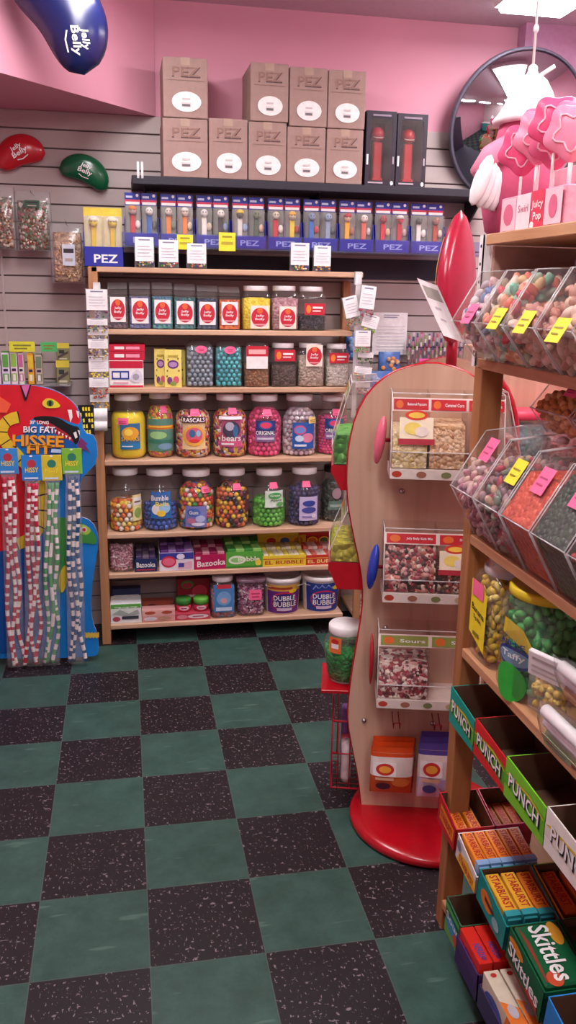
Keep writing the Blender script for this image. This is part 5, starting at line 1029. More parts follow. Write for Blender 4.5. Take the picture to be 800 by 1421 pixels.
for k in range(3): beanbag(-.063+.004*k, .135+.006*k, .138, .165, 'd8501f', 'c8542a', 'orange topped jelly bean bag on the left hook, %s' % ('front one', 'second in line', 'rearmost')[k], -.226+.022*k)
for k in range(3): beanbag(.085+.005*k, .125+.008*k, .13, .195, '5a4a9a', 'd8d0e0', 'purple topped jelly bean bag on the right hook, %s' % ('front one', 'second in line', 'rearmost')[k], -.226+.022*k)
# things in the side basket and the jar of green beans behind the display
for i, (dx, hx, hh_) in enumerate(((-.07, '8f6ab0', .20), (.0, 'b84a5a', .12), (.07, 'd8c8c8', .14))):
    p = CT+(Matrix.Rotation(math.atan2(UX.y, UX.x), 4, 'Z') @ T2 @ Vector((dx, -.208, 0)))
    t = thing('candy_bag', '%s bag of sweets in the red wire basket' % ('lilac', 'red', 'pale')[i], 'candy bag', (p.x, p.y, .081), math.atan2(UX.y, UX.x)-pi/2, group='bags in the red wire basket')
    m = MB(); m.lathe([(.025, 0), (.03, .02), (.028, hh_*.7), (.03, hh_)], M(hx, .3, var=.2, vs=30), 12, sy=.6, pw=3); m.build('bag', t)
    m = MB(); m.deco(flat((-.02, -.0195, hh_*.3), (.04, 0, 0), (0, 0, hh_*.35)), [('r', 0, 0, 1, 1, WHITE), ('e', .5, .5, .35, .3, M(hx))]); m.build('label', t)
LM = Matrix.Translation(CT) @ Matrix.Rotation(math.atan2(UX.y, UX.x), 4, 'Z'); p = LM @ Vector((-.222, -.02, 0)); hz = .438
t = thing('candy_jar', 'wide clear jar of green beans with white lid on the red side bracket', 'jar', (p.x, p.y, hz+.001)); R = .074; h = .20
b = MB(); b.lathe([(R*.72, 0), (R*.8, .01), (R*1.0, h*.5), (R*1.0, h*.66), (R*.75, h*.86)], PET, 24, cap1=False); b.build('body', t)
b = MB(); b.lathe([(R*.78, h*.85), (R*.8, h*.86), (R*.8, h*.97), (R*.74, h)], LID, 24); b.build('lid', t)
b = MB(); b.deco(cyl((0, 0), lambda z: R*1.02, h*.58, h*.86, -60, -26), [('r', 0, 0, 1, 1, M('e87a3a')), ('r', .2, .3, .8, .6, WHITE), ('e', .5, .75, .3, .15, M('c8302f'))]); b.build('price_tag', t)
b = MB(); b.lathe([(R*.66, .004), (R*.76, .012), (R*.95, h*.5), (R*.93, h*.6), (.002, h*.64)], CANDY(['1f8f3a', '2fa84a', '177a30'], .012), 24); b.build('jelly_beans', loc=(p.x, p.y, hz+.001), kind='stuff', label='green jelly beans heaped in the wide jar beside the display', category='candy')
# ------------------------------------------------------------------ the pine candy rack along the right
RX, RY0, RY1 = 1.107, -1.78, -3.35             # its open front, far end and near end (beyond the picture edge)
RBK = 1.50
rk = thing('candy_rack', 'pine candy rack facing the aisle, crammed with bins, jars and boxes', 'rack', (RX, RY0, 0))
def rb(name, x0, y0, z0, x1, y1, z1, m_, ch=.002):
    b = MB(); b.box(x0-RX, y0-RY0, z0, x1-RX, y1-RY0, z1, m_, ch); return b.build(name, rk)
P2 = WOOD('9a643c', 'b47c4e', 'Z'); P2Y = WOOD('b9825a', 'd0a078', 'Y')
rb('post', RX, RY0-.045, 0, RX+.055, RY0, 1.553, P2); rb('post', RBK-.06, RY0-.045, 0, RBK, RY0, 1.85, P2)
rb('post', RX, RY1, 0, RX+.055, RY1+.045, 1.553, P2); rb('post', RBK-.06, RY1, 0, RBK, RY1+.045, 1.85, P2)
b = MB(); b.box(0, -.0, 1.55, .003, .022, 1.85, WHITE); b.box(0, -.0, 1.55, .022, .003, 1.85, WHITE)
for i in range(7): b.ell((-.0005, .011, 1.585+.04*i), (.001, .004, .004), BLACK, 8, 5)
b.build('metal_upright', rk)
rb('end_panel', RX+.022, RY0-.012, 1.575, RBK-.06, RY0, 1.826, M('c39a86', .6)); rb('back_panel', RBK, RY1, .05, RBK+.01, RY0, 1.85, M('8a5a44', .7))
for z, x0 in ((1.85, RX), (1.571, RX), (1.147, RX), (.847, RX), (.645, RX+.02), (.10, RX-.005)):
    y0 = RY0-.046 if z < 1.5 else RY0-.013
    rb('shelf', x0, RY1+.046, z-.024, RBK-.001, y0, z, P2Y)
SL = .115                                       # the sloping shelf of long bars
b = MB(); Ts = Matrix.Translation((0, 0, .335)) @ Matrix.Rotation(SL, 4, 'X')
b.box(.04, -1.45, -.02, RBK-RX-.001, -.046, 0, P2Y, .002, Ts); b.build('shelf', rk)
def slopeT(x, y):                               # a point standing on that shelf
    return Matrix.Translation((RX, RY0, .3355)) @ Matrix.Rotation(SL, 4, 'X') @ Vector((x-RX, (y-RY0)/cos(SL), 0))
# ---- slanted clear bins
def rackbin(y, w, z, prof, pal, lvl, label, clabel, tags, size=.016, lidknob=False, asp=(1.35, .8, .75), nlay=3.2, dens=900, name='candy_bin', tint=None, fine=False):
    """prof: side outline (x, z above the shelf) bottom front, widest, top front, top back, bottom back"""
    t = thing(name, label, 'bin', (prof[0][0], y-w/2, z+.001)); x0 = prof[0][0]; P_ = [(px-x0, pz) for px, pz in prof]
    b = MB(); g = .002; mt = tint or ACR; n = len(P_)
    b.prism(P_, lambda p: (p[0], -w/2+g, p[1]), lambda p: (p[0], w/2-g, p[1]), mt)
    b.build('body', t)
    b = MB()
    for s in (-1, 1):
        for i in range(n-2): b.tube([(P_[i][0], s*(w/2-g), P_[i][1]), (P_[i+1][0], s*(w/2-g), P_[i+1][1])], .0016, CLEAR('ffffff', .4), 5)
    b.tube([(P_[1][0], -w/2, P_[1][1]), (P_[1][0], w/2, P_[1][1])], .0016, CLEAR('ffffff', .4), 5)
    if lidknob: b.lathe([(.012, 0), (.014, .008), (.008, .014)], WHITE, 12, c=((P_[2][0]+P_[3][0])/2, 0, P_[2][1]+.004))
    b.build('edging', t)
    (ax, az), (bx, bz) = P_[1], P_[2]
    for tv, to, tm in tags:
        fr = lambda u, v, k: Vector((ax+(bx-ax)*(tv+.19*(v-.5)*2)-.004-k*EPS, -(-w*.0+to*w)-(u-.5)*.05, az+(bz-az)*(tv+.19*(v-.5)*2)+.001+k*EPS))
        m = MB(); m.deco(fr, [('r', 0, 0, 1, 1, tm), ('r', .15, .55, .8, .62, M('b84a70' if tm == PINKTAG else '9a8a30')), ('r', .2, .3, .7, .36, M('b84a70' if tm == PINKTAG else '9a8a30'))]); m.build('price_tag', t)
    zt = max(p[1] for p in P_)*lvl
    def xin(zz):                                # front wall x at height zz
        for i in range(2):
            (xa, za), (xb, zb) = P_[i], P_[i+1]
            if za <= zz <= zb: return xa+(xb-xa)*(zz-za)/(zb-za)
        return P_[2][0]
    def inside(p): return xin(p.z)+size < p.x < P_[-1][0]-.02-size and abs(p.y) < w/2-g-size and size < p.z < zt-size*.5
    lay = lambda p: p.x < xin(p.z)+nlay*size or abs(p.y) > w/2-nlay*size or p.z > zt-nlay*size
    m = MB(); z1 = P_[1][1]; q = 1.6*size+.004 if not fine else .004; zc = zt-q
    core = [(P_[0][0]+q, .004)]+([(xin(z1)+q, z1)] if zc > z1 else [])+[(xin(zc)+q, zc), (P_[-1][0]-.03, zc), (P_[-1][0]-.03, .004)]
    m.prism(core, lambda p: (p[0], -w/2+q, p[1]), lambda p: (p[0], w/2-q, p[1]), CANDY(pal, size*1.8 if not fine else .011, .45, .5))
    if not fine: pellets(m, inside, ((min(p[0] for p in P_), P_[-1][0]), (-w/2, w/2), (0, zt)), dens, size, [M(c, .4) for c in pal], lay, int(abs(y)*100), asp)
    m.build('candy', loc=(prof[0][0], y-w/2, z+.001), kind='stuff', label=clabel, category='candy'); return t
PR2 = [(1.10, 0), (1.035, .085), (1.10, .195), (1.27, .205), (1.27, 0)]
rackbin(-1.795, .135, 1.571, PR2, ['d8ccd0', '6a86b8', 'c8bcc8', 'e0b8bc', 'b8b098', 'e8e0e0'], .86, 'slanted clear bin of pale taffy with a pink tag, first on the upper shelf', 'pale wrapped taffy in the first upper bin', [(.15, .2, PINKTAG)], .012)
rackbin(-1.935, .135, 1.571, PR2, ['7fc8b0', 'e8806a', 'f0e8d8', 'e8a88a', 'd85a6a', 'b8d8c8', 'f0d0a0'], .90, 'slanted clear bin of mint, coral and white taffy with a yellow tag', 'mint, coral and white taffy heaped in the second upper bin', [(.1, .28, YELTAG)], .013)
rackbin(-2.075, .135, 1.571, PR2, ['e8cabc', 'dcb09c', 'f0dcd0', 'd8a898', 'c8908a'], .62, 'slanted clear bin of peach taffy, about two thirds full', 'peach coloured taffy in the third upper bin', [(.08, .2, YELTAG)], .013)
rackbin(-2.215, .14, 1.571, PR2, ['e0b8a4', 'c89a88', 'ead2c2', 'b8806e', 'd8c0a8'], .84, 'slanted clear bin of tan taffy, last of the upper shelf bins in view', 'tan taffy in the last upper bin in view', [(.0, .2, YELTAG)], .013)
for i in range(3):
    y = -1.68-.17*i-.17; t = thing('candy_jar', 'white lidded clear jar standing behind the upper bins, %s along' % ords[i], 'jar', (1.365, y-.02, 1.572), group='jars behind the upper bins')
    b = MB(); b.lathe([(.068, 0), (.074, .01), (.074, .17), (.06, .20)], PET, 24, cap1=False); b.build('body', t)
    b = MB(); b.lathe([(.064, .198), (.066, .2), (.066, .225), (.062, .23)], LID, 24); b.build('lid', t)
    b = MB(); b.lathe([(.062, .004), (.068, .012), (.068, .12), (.002, .125)], CANDY([['e0b8b8', 'd8c8c8'], ['a8d0c0', 'e8c0b0'], ['e8d8d0', 'd0a8a8']][i], .02), 20); b.build('candy', loc=(1.365, y-.02, 1.572), kind='stuff', label='sweets in the %s white lidded jar behind the upper bins' % ords[i], category='candy')
PR3 = [(1.115, 0), (1.045, .125), (1.125, .255), (1.30, .275), (1.36, 0)]
rackbin(-1.83, .135, 1.148, PR3, ['c8a0a8', 'b87a8a', 'd8b8b0', 'a86a7a', 'c8b0b8'], .70, 'slanted clear bin of dusty pink sweets by the rack post, pink tag', 'dusty pink sweets in the bin by the rack post', [(.75, .1, PINKTAG)], .011)
rackbin(-1.97, .135, 1.148, PR3, ['8f7078', 'a88a90', '6a5a5a', 'b84a5a', 'c8a890', '7a8a7a'], .80, 'slanted clear bin of mixed grey and red sweets with a yellow tag', 'mixed grey and red sweets in the second lower bin', [(.62, .3, YELTAG)], .011, lidknob=True)
rackbin(-2.11, .135, 1.148, PR3, ['d84a2a', 'e2583a', 'c83e24'], .80, 'slanted clear bin of bright orange red sweets with a pink tag', 'bright orange red sweets in the third lower bin', [(.66, .1, PINKTAG)], .006, fine=True, tint=CLEAR('f8f6f4', .05, .6, .12))
rackbin(-2.25, .135, 1.148, PR3, ['2f3a2e', '3a4838', '27302a'], .88, 'slanted clear bin of dark green black sweets with a pink tag', 'dark green black sweets in the fourth lower bin', [(.7, .15, PINKTAG)], .006, fine=True, tint=CLEAR('f8f6f4', .05, .6, .12))
rackbin(-2.39, .14, 1.148, PR3, ['a82a34', 'c03a44', '8f1f2a'], .8, 'slanted clear bin of dark red sweets at the picture edge', 'dark red sweets in the last lower bin in view', [], .0085, asp=(1, 1, 1), nlay=2.6, dens=1500)
PR4 = [(1.20, 0), (1.155, .055), (1.20, .112), (1.33, .117), (1.33, 0)]
rackbin(-1.985, .17, 1.424, PR4, ['d8964a', 'e0a858', 'c8823a', 'e8bc7a'], .8, 'slanted clear bin of amber gummies stacked on the lower bins', 'amber gummies in the stacked bin', [(.8, .2, PINKTAG)], .009, asp=(1, 1, .8), name='candy_bin')
rackbin(-2.165, .18, 1.424, PR4, ['c8a890', 'b88a6a', 'd8b8a0'], .75, 'slanted clear bin of tan gummies stacked on the lower bins', 'tan gummies in the other stacked bin', [], .009)
# ---- big jars on the jar shelf
t = thing('sweet_jar', 'square clear jar of yellow banana sweets with a translucent white lid', 'jar', (1.186, -1.90, .848)); R = .072; H = .24
b = MB(); b.lathe([(R*.95, 0), (R, .008), (R, H*.82), (R*.9, H*.9), (R*.78, H*.93)], PET, 36, pw=5, cap1=False); b.build('body', t)
b = MB(); b.lathe([(R*.86, H*.92), (R*.88, H*.93), (R*.88, H*.99), (R*.82, H), (.001, H*.985)], CLEAR('f4f1ee', .46), 32); b.build('lid', t)
b = MB(); fr = lambda u, v, k: Vector((-R-.0016-k*EPS, R*.72-R*1.28*u, .045+.15*v)); b.deco(fr, [('p', [(0, .1), (1, -.1), (1, .85), (.75, 1), (0, 1)], M('f2dc2a')), ('t', 'Banana', .5, .52, .8, .11, BLACK, -.1), ('t', 'Split', .5, .38, .5, .09, M('5a4a3a'), -.1), ('r', .1, .75, .8, 1.02, PINKTAG), ('r', .3, .1, .7, .16, M('8a7a2a'))]); b.build('label', t)
Yc = ['d8b832', 'e8cc4a', 'c8a428', 'f0dc7a']
m = MB(); f = lambda p: abs(p.x/(R-.016))**5+abs(p.y/(R-.016))**5 < 1; g_ = lambda p: abs(p.x/(R-.04))**5+abs(p.y/(R-.04))**5 > 1 or p.z > .16
m.lathe([(R-.034, .01), (R-.034, .16)], CANDY(Yc, .02), 24, pw=5); pellets(m, f, ((-R, R), (-R, R), (.012, .205)), 700, .011, [M(c, .35) for c in Yc], g_, 11, (1.2, .8, .7))
m.build('candy', loc=(1.186, -1.90, .848), kind='stuff', label='yellow banana sweets filling the square jar', category='candy')
t = thing('sweet_jar', 'large round clear jar of green wrapped taffy with a yellow lid', 'jar', (1.20, -2.075, .848)); R = .098; H = .25
b = MB(); b.lathe([(R*.92, 0), (R, .01), (R, H*.80), (R*.93, H*.88), (R*.84, H*.92)], PET, 36, pw=2.6, cap1=False); b.build('body', t)
b = MB(); b.lathe([(R*.9, H*.91), (R*.93, H*.92), (R*.93, H*.985), (R*.88, H), (R*.8, H*.99), (.001, H*.985)], M('d8c02a', .35), 36); b.build('lid', t)
b = MB(); fr = cyl((0, 0), lambda z: R+.002, .03, .18, -108, -42)
b.deco(fr, [('p', [(.2, 1.0), (.75, .92), (.95, .7), (.95, .55), (.15, .75)], M('e8d22f')), ('e', .55, .45, .5, .17, M('2a3a7a')), ('e', .55, .45, .44, .12, M('6f8fa8')), ('e', .5, .05, .42, .30, M('35b03c')), ('t', 'Taffy', .55, .47, .6, .12, M('dfe8e0')), ('t', 'APPLE', .5, .66, .66, .08, M('27407a'))]); b.build('label', t)
G3 = ['46ac54', '5ec06a', '389a4a', '84cc8a']
m = MB(); f = lambda p: (p.x*p.x+p.y*p.y)**.5 < R-.018; g_ = lambda p: (p.x*p.x+p.y*p.y)**.5 > R-.05 or p.z > .16
m.lathe([(R-.028, .01), (R-.028, .18)], CANDY(G3, .03), 24); pellets(m, f, ((-R, R), (-R, R), (.014, .215)), 520, .0145, [M(c, .3) for c in G3], g_, 12, (1, .75, .65))
m.build('candy', loc=(1.20, -2.075, .848), kind='stuff', label='green wrapped taffy filling the large jar with the yellow lid', category='candy')
# ---- loose bags on the jar shelf
def pillow(mb, w, h, d, mat, T, n=8):
    vs = []
    for s in (-1, 1):
        for j in range(n+1):
            for i in range(n+1):
                u, v = -1+2*i/n, -1+2*j/n; vs.append((u*w/2, s*d/2*((1-u**4)*(1-v**4))**.6, v*h/2))
    m = (n+1)**2; fs = []
    for j in range(n):
        for i in range(n):
            a = j*(n+1)+i; fs.append((a, a+1, a+n+2, a+n+1)); fs.append((m+a, m+a+n+1, m+a+n+2, m+a+1))
    mb.add(vs, fs, mat, T, True)
yb_ = thing('candy_bag', 'clear bag of yellow ring sweets with a white top card by the green jar', 'candy bag', (1.14, -2.215, .905), tilt=(.25, .1, -1.0))
m = MB(); pillow(m, .10, .11, .05, BAG, Matrix.Identity(4)); m.build('bag', yb_)
m = MB(); q = random.Random(3); g = MB(); g.ell((0, 0, 0), (.009, .009, .006), WHITE, 8, 5)
for k in range(60): m.add(g.v, g.f, M(q.choice(Yc), .35), Matrix.Translation((q.uniform(-.036, .036), q.uniform(-.011, .011), q.uniform(-.042, .03))) @ Euler((q.uniform(0, 3), q.uniform(0, 3), 0)).to_matrix().to_4x4(), True)
m.build('sweets', yb_, kind='stuff')
m = MB(); m.box(-.05, -.006, .038, .05, .006, .10, PAPER, .002); m.deco(flat((-.05, -.006, .038), (.1, 0, 0), (0, 0, .062)), [('r', .1, .7, .9, .8, M('b8b0a8')), ('r', .1, .4, .7, .48, M('c8c0b8')), ('r', .1, .2, .8, .28, M('c8c0b8'))]); m.build('top_card', yb_)
def taffypack(p, rot, c1, label, L=.20, Wd=.10, pal=('e8e4e2', 'f2f0ee')):
    t = thing('taffy_pack', label, 'candy pack', p, tilt=rot, group='clear packs of rolled sweets')
    m = MB(); pillow(m, L, Wd, .055, BAG, Matrix.Identity(4)); m.build('bag', t)
    for i in range(3):
        m = MB(); z = -.032+.030*i; m.tube([(-L*.42, 0, z), (-L*.38, 0, z), (L*.38, 0, z), (L*.42, 0, z)], [.005, .0135, .0135, .005], [M('efeae8', .3), M(c1, .35) if i == 0 else M('f0ecea', .35), M('efeae8', .3)], 10)
        m.deco(lambda u, v, k: Vector((-L*.33+L*.66*u, -.0142-k*EPS*.6, z-.005+.010*v)), [('r', .05, .2, .6, .4, M('a8a0a8')), ('r', .1, .6, .8, .75, M('c0b8bc'))]); m.build('roll', t)
    m = MB(); m.box(-L*.36, -.0195, -.044, L*.30, -.0185, -.018, M(c1, .4)); m.deco(flat((-L*.36, -.0195, -.044), (L*.66, 0, 0), (0, 0, .026)), [('r', .1, .5, .6, .65, M('7a4a4a')), ('r', .75, .1, .9, .9, M('a83a3a'))]); m.build('side_label', t)
RP = (0.35, .12, -pi/2+.1)
taffypack((1.155, -2.34, .965), (.5, .1, -pi/2+.15), 'd8906a', 'clear pack of white rolls with an orange side label, upper of the heap')
taffypack((1.225, -2.40, 1.0), (.6, .1, -pi/2+.15), 'c84a5a', 'clear pack of white rolls at the back of the heap')
taffypack((1.112, -2.36, .88), (.35, .1, -pi/2+.12), 'b8cc9a', 'clear pack of white rolls with a pale green label over the shelf edge')
taffypack((1.09, -2.62, .83), (.3, .1, -pi/2+.1), 'd8502f', 'clear pack of white rolls with a red orange label, lowest of the heap')
# ---- open counter trays
KR = M('6a4a38', .8)
def tray(x, y0, y1, z, w, h, side, it, label, hf=None, T=None, name='candy_tray', inner=None, sideR=None, ends=None, cat='box'):
    """open carton: long face towards the aisle at x, running from y0 (far) to y1 (near)"""
    L_ = y0-y1; t = thing(name, label, cat, (x, y0, z)); q = .003; hb = hf or h; b = MB(); inn = inner or KR
    if T: t.rotation_euler = T
    def wall(a, c, zt0, zt1, outm):             # upright sheet from a to c, its top running zt0 -> zt1
        a, c = Vector((*a, 0)), Vector((*c, 0)); nrm = (c-a).normalized().cross(Vector((0, 0, 1)))
        vs = [a, c, c+Vector((0, 0, zt1)), a+Vector((0, 0, zt0))]; vs2 = [v-nrm*q for v in vs]
        b.add(vs+vs2, [(0, 1, 2, 3), (7, 6, 5, 4), (0, 4, 5, 1), (1, 5, 6, 2), (2, 6, 7, 3), (3, 7, 4, 0)], [outm, inn, outm, outm, outm, outm])
    ef = ends or side
    wall((0, 0), (0, -L_), h, hb, side); wall((0, -L_), (w, -L_), hb, hb, ef); wall((w, -L_), (w, 0), hb, h, side); wall((w, 0), (0, 0), h, h, ef)
    b.box(q, -L_+q, 0, w-q, -q, q, inn)
    hh = min(h, hb); b.deco(lambda u, v, k: Vector((-k*EPS, -L_*u, (h+(hb-h)*u)*v)), it); b.build('carton', t); return t
TEAL = M('1f9c8c', .4); LIME = M('7cc832', .4); PRED = M('d0282a', .4); GRD = M('5a9a2a', .4)
def sour(c1, c2, tw=.9):
    return [('r', 0, 0, 1, 1, c1), ('p', [(0, .62), (.25, .72), (.62, .80), (1, .72), (1, .18), (.7, .26), (.3, .30), (0, .34)], c2), ('p', [(.02, .60), (.12, .70), (.64, .79), (.98, .66), (.98, .62), (.6, .73), (.1, .62)], M('d8b83a')), ('t', 'PUNCH', .52, .51, tw*.86, .40, BLACK, -.1), ('t', 'PUNCH', .50, .535, tw*.84, .36, WHITE, -.1)]
ZB = .646
tray(1.085, -1.828, -1.985, ZB, .16, .098, TEAL, sour(TEAL, M('58a83a')), 'teal and green counter tray with slanted white letters by the rack post', hf=.082)
tray(1.085, -1.988, -2.162, ZB, .16, .092, PRED, sour(PRED, GRD), 'red and green counter tray with slanted white letters', hf=.082)
tray(1.083, -2.165, -2.350, ZB, .16, .094, LIME, sour(LIME, M('63b028')), 'lime green counter tray with slanted white letters', hf=.085)
tray(1.083, -2.353, -2.56, ZB, .16, .092, M('ece8de', .4), sour(M('ece8de', .4), M('e0dccc', .4)), 'white counter tray with slanted lettering', hf=.085)
for i, (y0, y1) in enumerate(((-1.99, -2.16), (-2.17, -2.35))):
    t = thing('candy_tray', 'dark red counter tray with white letter shapes behind the lettered trays, %s one' % ('farther', 'nearer')[i], 'box', (1.27, y0, ZB), group='dark red trays behind')
    b = MB(); L_ = y0-y1; b.box(0, -L_, 0, .2, 0, .05, M('8f2a22', .6), .002); b.deco(lambda u, v, k: Vector((.02+.16*v, -L_*u, .05+k*EPS)), [('t', 'HOCO', .5, .7, .8, .2, M('cfc4bc')), ('t', 'HOCO', .55, .4, .8, .2, M('b8a8a0'))]) ; b.build('carton', t)
# long bars lying in their trays, all pointing down the aisle
STO = M('e8892a', .35); STY = M('f0b83a', .35)
def bar(p, L_, w, h, cm, lab, label, group, T, ends=None, txt='STARBURST', tc=None, cat='candy bar'):
    t = thing('candy_bar', label, cat, p, group=group); t.rotation_euler = T
    b = MB(); b.box(0, -L_, 0, w, 0, h, cm, .002); b.build('wrapper', t)
    m = MB(); m.deco(lambda u, v, k: Vector((w*.08+w*.84*v, -L_*u, h+k*EPS)), [('t', txt, .44, .5, .78, .72, tc or M('b8201f')), ]) ; m.build('lettering', t)
    if ends:
        m = MB()
        m.box(.001, -L_-.007, .001, w-.001, -L_-.0005, h*.85, ends, .001); m.box(-.0008, -L_-.0005, -.0006, w+.0008, -L_+.016, h+.0012, ends)
        m.build('wrapper_end', t)
    return t
TS = (SL, 0, 0)
def on(x, y, up): p = slopeT(x, y); return (p.x, p.y+up*sin(SL)*-1, p.z+up)
def stray(x, y0, y1, w, h, side, it, label, ends=None, hf=None):
    p = slopeT(x, y0); return tray(p.x, p.y, p.y-(y0-y1), p.z, w, h, side, it, label, T=TS, ends=ends, hf=hf)
DR = M('c4202c', .4)
dsb = [('r', .15, .25, .9, .8, STO), ('t', 'STARBURST', .52, .52, .66, .3, M('b8201f'))]
stray(1.085, -1.79, -1.918, .105, .085, DR, dsb, 'red counter tray of long bars beside the rack post', hf=.07)
stray(1.193, -1.79, -1.918, .105, .085, M('c8305a', .4), dsb, 'crimson counter tray of long bars set behind the red one', hf=.07)
for k in range(2): bar(on(1.105+.038*k, -1.797, .006), .112, .030, .032, STO, None, 'orange long bar in the red tray, %s one' % ('aisle side', 'inner')[k], 'bars in the red tray', TS)
for k in range(3): bar(on(1.205+.029*k, -1.797, .006), .112, .026, .032, M('b8642a', .4), None, 'dull orange long bar in the crimson tray, %s from the aisle' % ords[k], 'bars in the crimson tray', TS)
stray(1.085, -1.928, -2.058, .165, .07, M('e2dcd6', .4), [('p', [(.1, 0), (1, 0), (1, .6), (.6, .75), (.2, .5)], STY), ('t', 'STARBURST', .56, .3, .7, .34, M('c8452a')), ('e', .15, .7, .1, .2, M('8a8aa0'))], 'white counter tray of blue ended long bars piled high', hf=.05)
for k in range(5): bar(on(1.092+.031*k, -1.934, .045), .112, .028, .030, STO, None, 'orange long bar with blue ends piled on the white tray, %s from the aisle' % ords[k], 'blue ended bars on the white tray', TS, M('8fb4dc', .3))
for k in range(4): bar(on(1.092+.037*k, -1.940, .006), .108, .034, .033, STY, None, 'yellow long bar under the pile in the white tray, %s from the aisle' % ords[k], 'lower bars in the white tray', TS, M('d8d4d0', .3))
stray(1.085, -2.066, -2.225, .130, .085, M('1f8c86', .35), [('e', .35, .5, .2, .28, M('d8782a')), ('e', .7, .35, .12, .2, M('8fb8b8')), ('r', .3, .48, .62, .62, M('5a2a1a'))], 'teal counter tray of yellow and red long bars', hf=.07)
for k in range(3): bar(on(1.096+.040*k, -2.074, .038+.004*(k < 2)), .128, .034, .032, STY if k < 2 else STO, None, 'yellow edged long bar in the teal tray, %s from the aisle' % ords[k], 'bars in the teal tray', TS, M('3aa0a8', .3))
stray(1.222, -2.066, -2.225, .125, .080, M('e0902a', .4), [('r', .1, .2, .8, .8, M('d8682a'))], 'orange counter tray with a lime green end beside the teal one', ends=M('7ac030', .4), hf=.07)
for k in range(2): bar(on(1.240+.05*k, -2.074, .03), .13, .036, .032, M('d8622a', .35), None, 'red orange long bar in the orange tray, %s one' % ('aisle side', 'inner')[k], 'bars in the orange tray', TS)
# fruit sweet cartons
SKG = M('17603a', .35)
skd = [('e', .25, .75, .2, .14, M('d88a2a')), ('e', .75, .2, .16, .14, M('b8402f')), ('r', .05, .08, .95, .16, M('7a3a2a')), ('t', 'Skittles', .5, .5, .84, .42, WHITE, -.06)]
stray(1.085, -2.235, -2.405, .115, .085, SKG, skd, 'dark green counter tray with white lettering at the aisle', hf=.085)
for k in range(1):
    p = on(1.092, -2.241, .03); t = thing('fruit_sweet_pack', 'dark green pack with big white lettering lying in its tray', 'candy pack', p); t.rotation_euler = TS
    m = MB(); m.box(0, -.155, 0, .10, 0, .06, SKG, .004); m.deco(lambda u, v, k_: Vector((.005+.09*v, -.155*u, .06+k_*EPS)), [('e', .2, .85, .2, .16, M('d89a2a')), ('e', .9, .25, .12, .2, M('c8502f')), ('p', [(.0, .0), (.3, .1), (.95, .05), (.95, .0)], M('8a3a2a')), ('t', 'Skittles', .5, .48, .9, .52, WHITE)]); m.build('wrapper', t)
p = on(1.215, -2.24, .0); stray(1.205, -2.235, -2.41, .13, .085, M('2a3a2a', .5), [('r', 0, 0, 1, 1, SKG)], 'dark counter tray beside the dark green one')  # walls a greyer, darker green than the tray beside it
p = on(1.215, -2.24, .02); t = thing('fruit_sweet_pack', 'brown green pack with dull white lettering in the darker tray', 'candy pack', p); t.rotation_euler = TS
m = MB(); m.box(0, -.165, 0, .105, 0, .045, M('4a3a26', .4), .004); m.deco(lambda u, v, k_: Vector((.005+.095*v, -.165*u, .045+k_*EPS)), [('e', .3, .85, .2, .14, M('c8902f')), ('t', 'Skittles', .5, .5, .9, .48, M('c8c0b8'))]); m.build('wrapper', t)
p = slopeT(1.085, -2.415); t = tray(p.x, p.y, p.y-.16, p.z, .15, .09, M('2f86d0', .4), [('p', [(.1, .0), (.5, .5), (.9, .1), (.9, 0)], M('c87a3a')), ('e', .5, .3, .2, .2, M('8fb84a'))], 'bright blue counter tray at the picture edge', T=TS)
# bottom shelf
ZF = .101
tray(1.068, -1.935, -2.035, ZF, .105, .10, M('3a6a4a', .4), [('r', 0, 0, 1, .4, M('6aa84a')), ('e', .5, .45, .4, .25, M('3f8fb8')), ('t', 'Sour', .5, .6, .8, .22, M('dfe8e0'), -.05), ('r', .05, .8, .95, .95, M('4fae5a')), ('e', .75, .3, .15, .15, M('c8503a'))], 'empty green counter tray with blue picture on the bottom shelf', hf=.09, cat='box')
t = tray(1.055, -2.042, -2.175, ZF, .12, .075, M('4a2f66', .5), [('r', 0, .0, 1, .6, M('3a2458'))], 'purple sided tray holding flat red boxes')
for k in range(3):
    s = thing('sweet_box', 'flat red sweet box with blue lettering, %s from the aisle in the purple tray' % ords[k], 'candy box', (1.060+.037*k, -2.048, ZF+.005), group='red boxes in the purple tray')
    m = MB(); m.box(0, -.12, 0, .034, 0, .095, M('d82c22', .4), .001); m.deco(lambda u, v, k_: Vector((.002+.03*v, -.12*u, .095+k_*EPS)), [('t', 'NERDS', .66, .5, .36, .6, M('4a4a9a')), ('e', .88, .5, .05, .22, M('7a2a5a'))]); m.deco(lambda u, v, k_: Vector((-k_*EPS, -.12*u, .095*v)), [('t', 'NERDS', .5, .62, .6, .3, M('3a3a9a'), -.05), ('r', .1, .2, .6, .3, M('b8201f'))]); m.build('box', s)
t = tray(1.055, -2.183, -2.36, ZF, .13, .06, M('3a2f5a', .5), [('r', 0, 0, 1, 1, M('3a3458'))], 'dark tray holding cream and orange boxes at the lower picture edge')
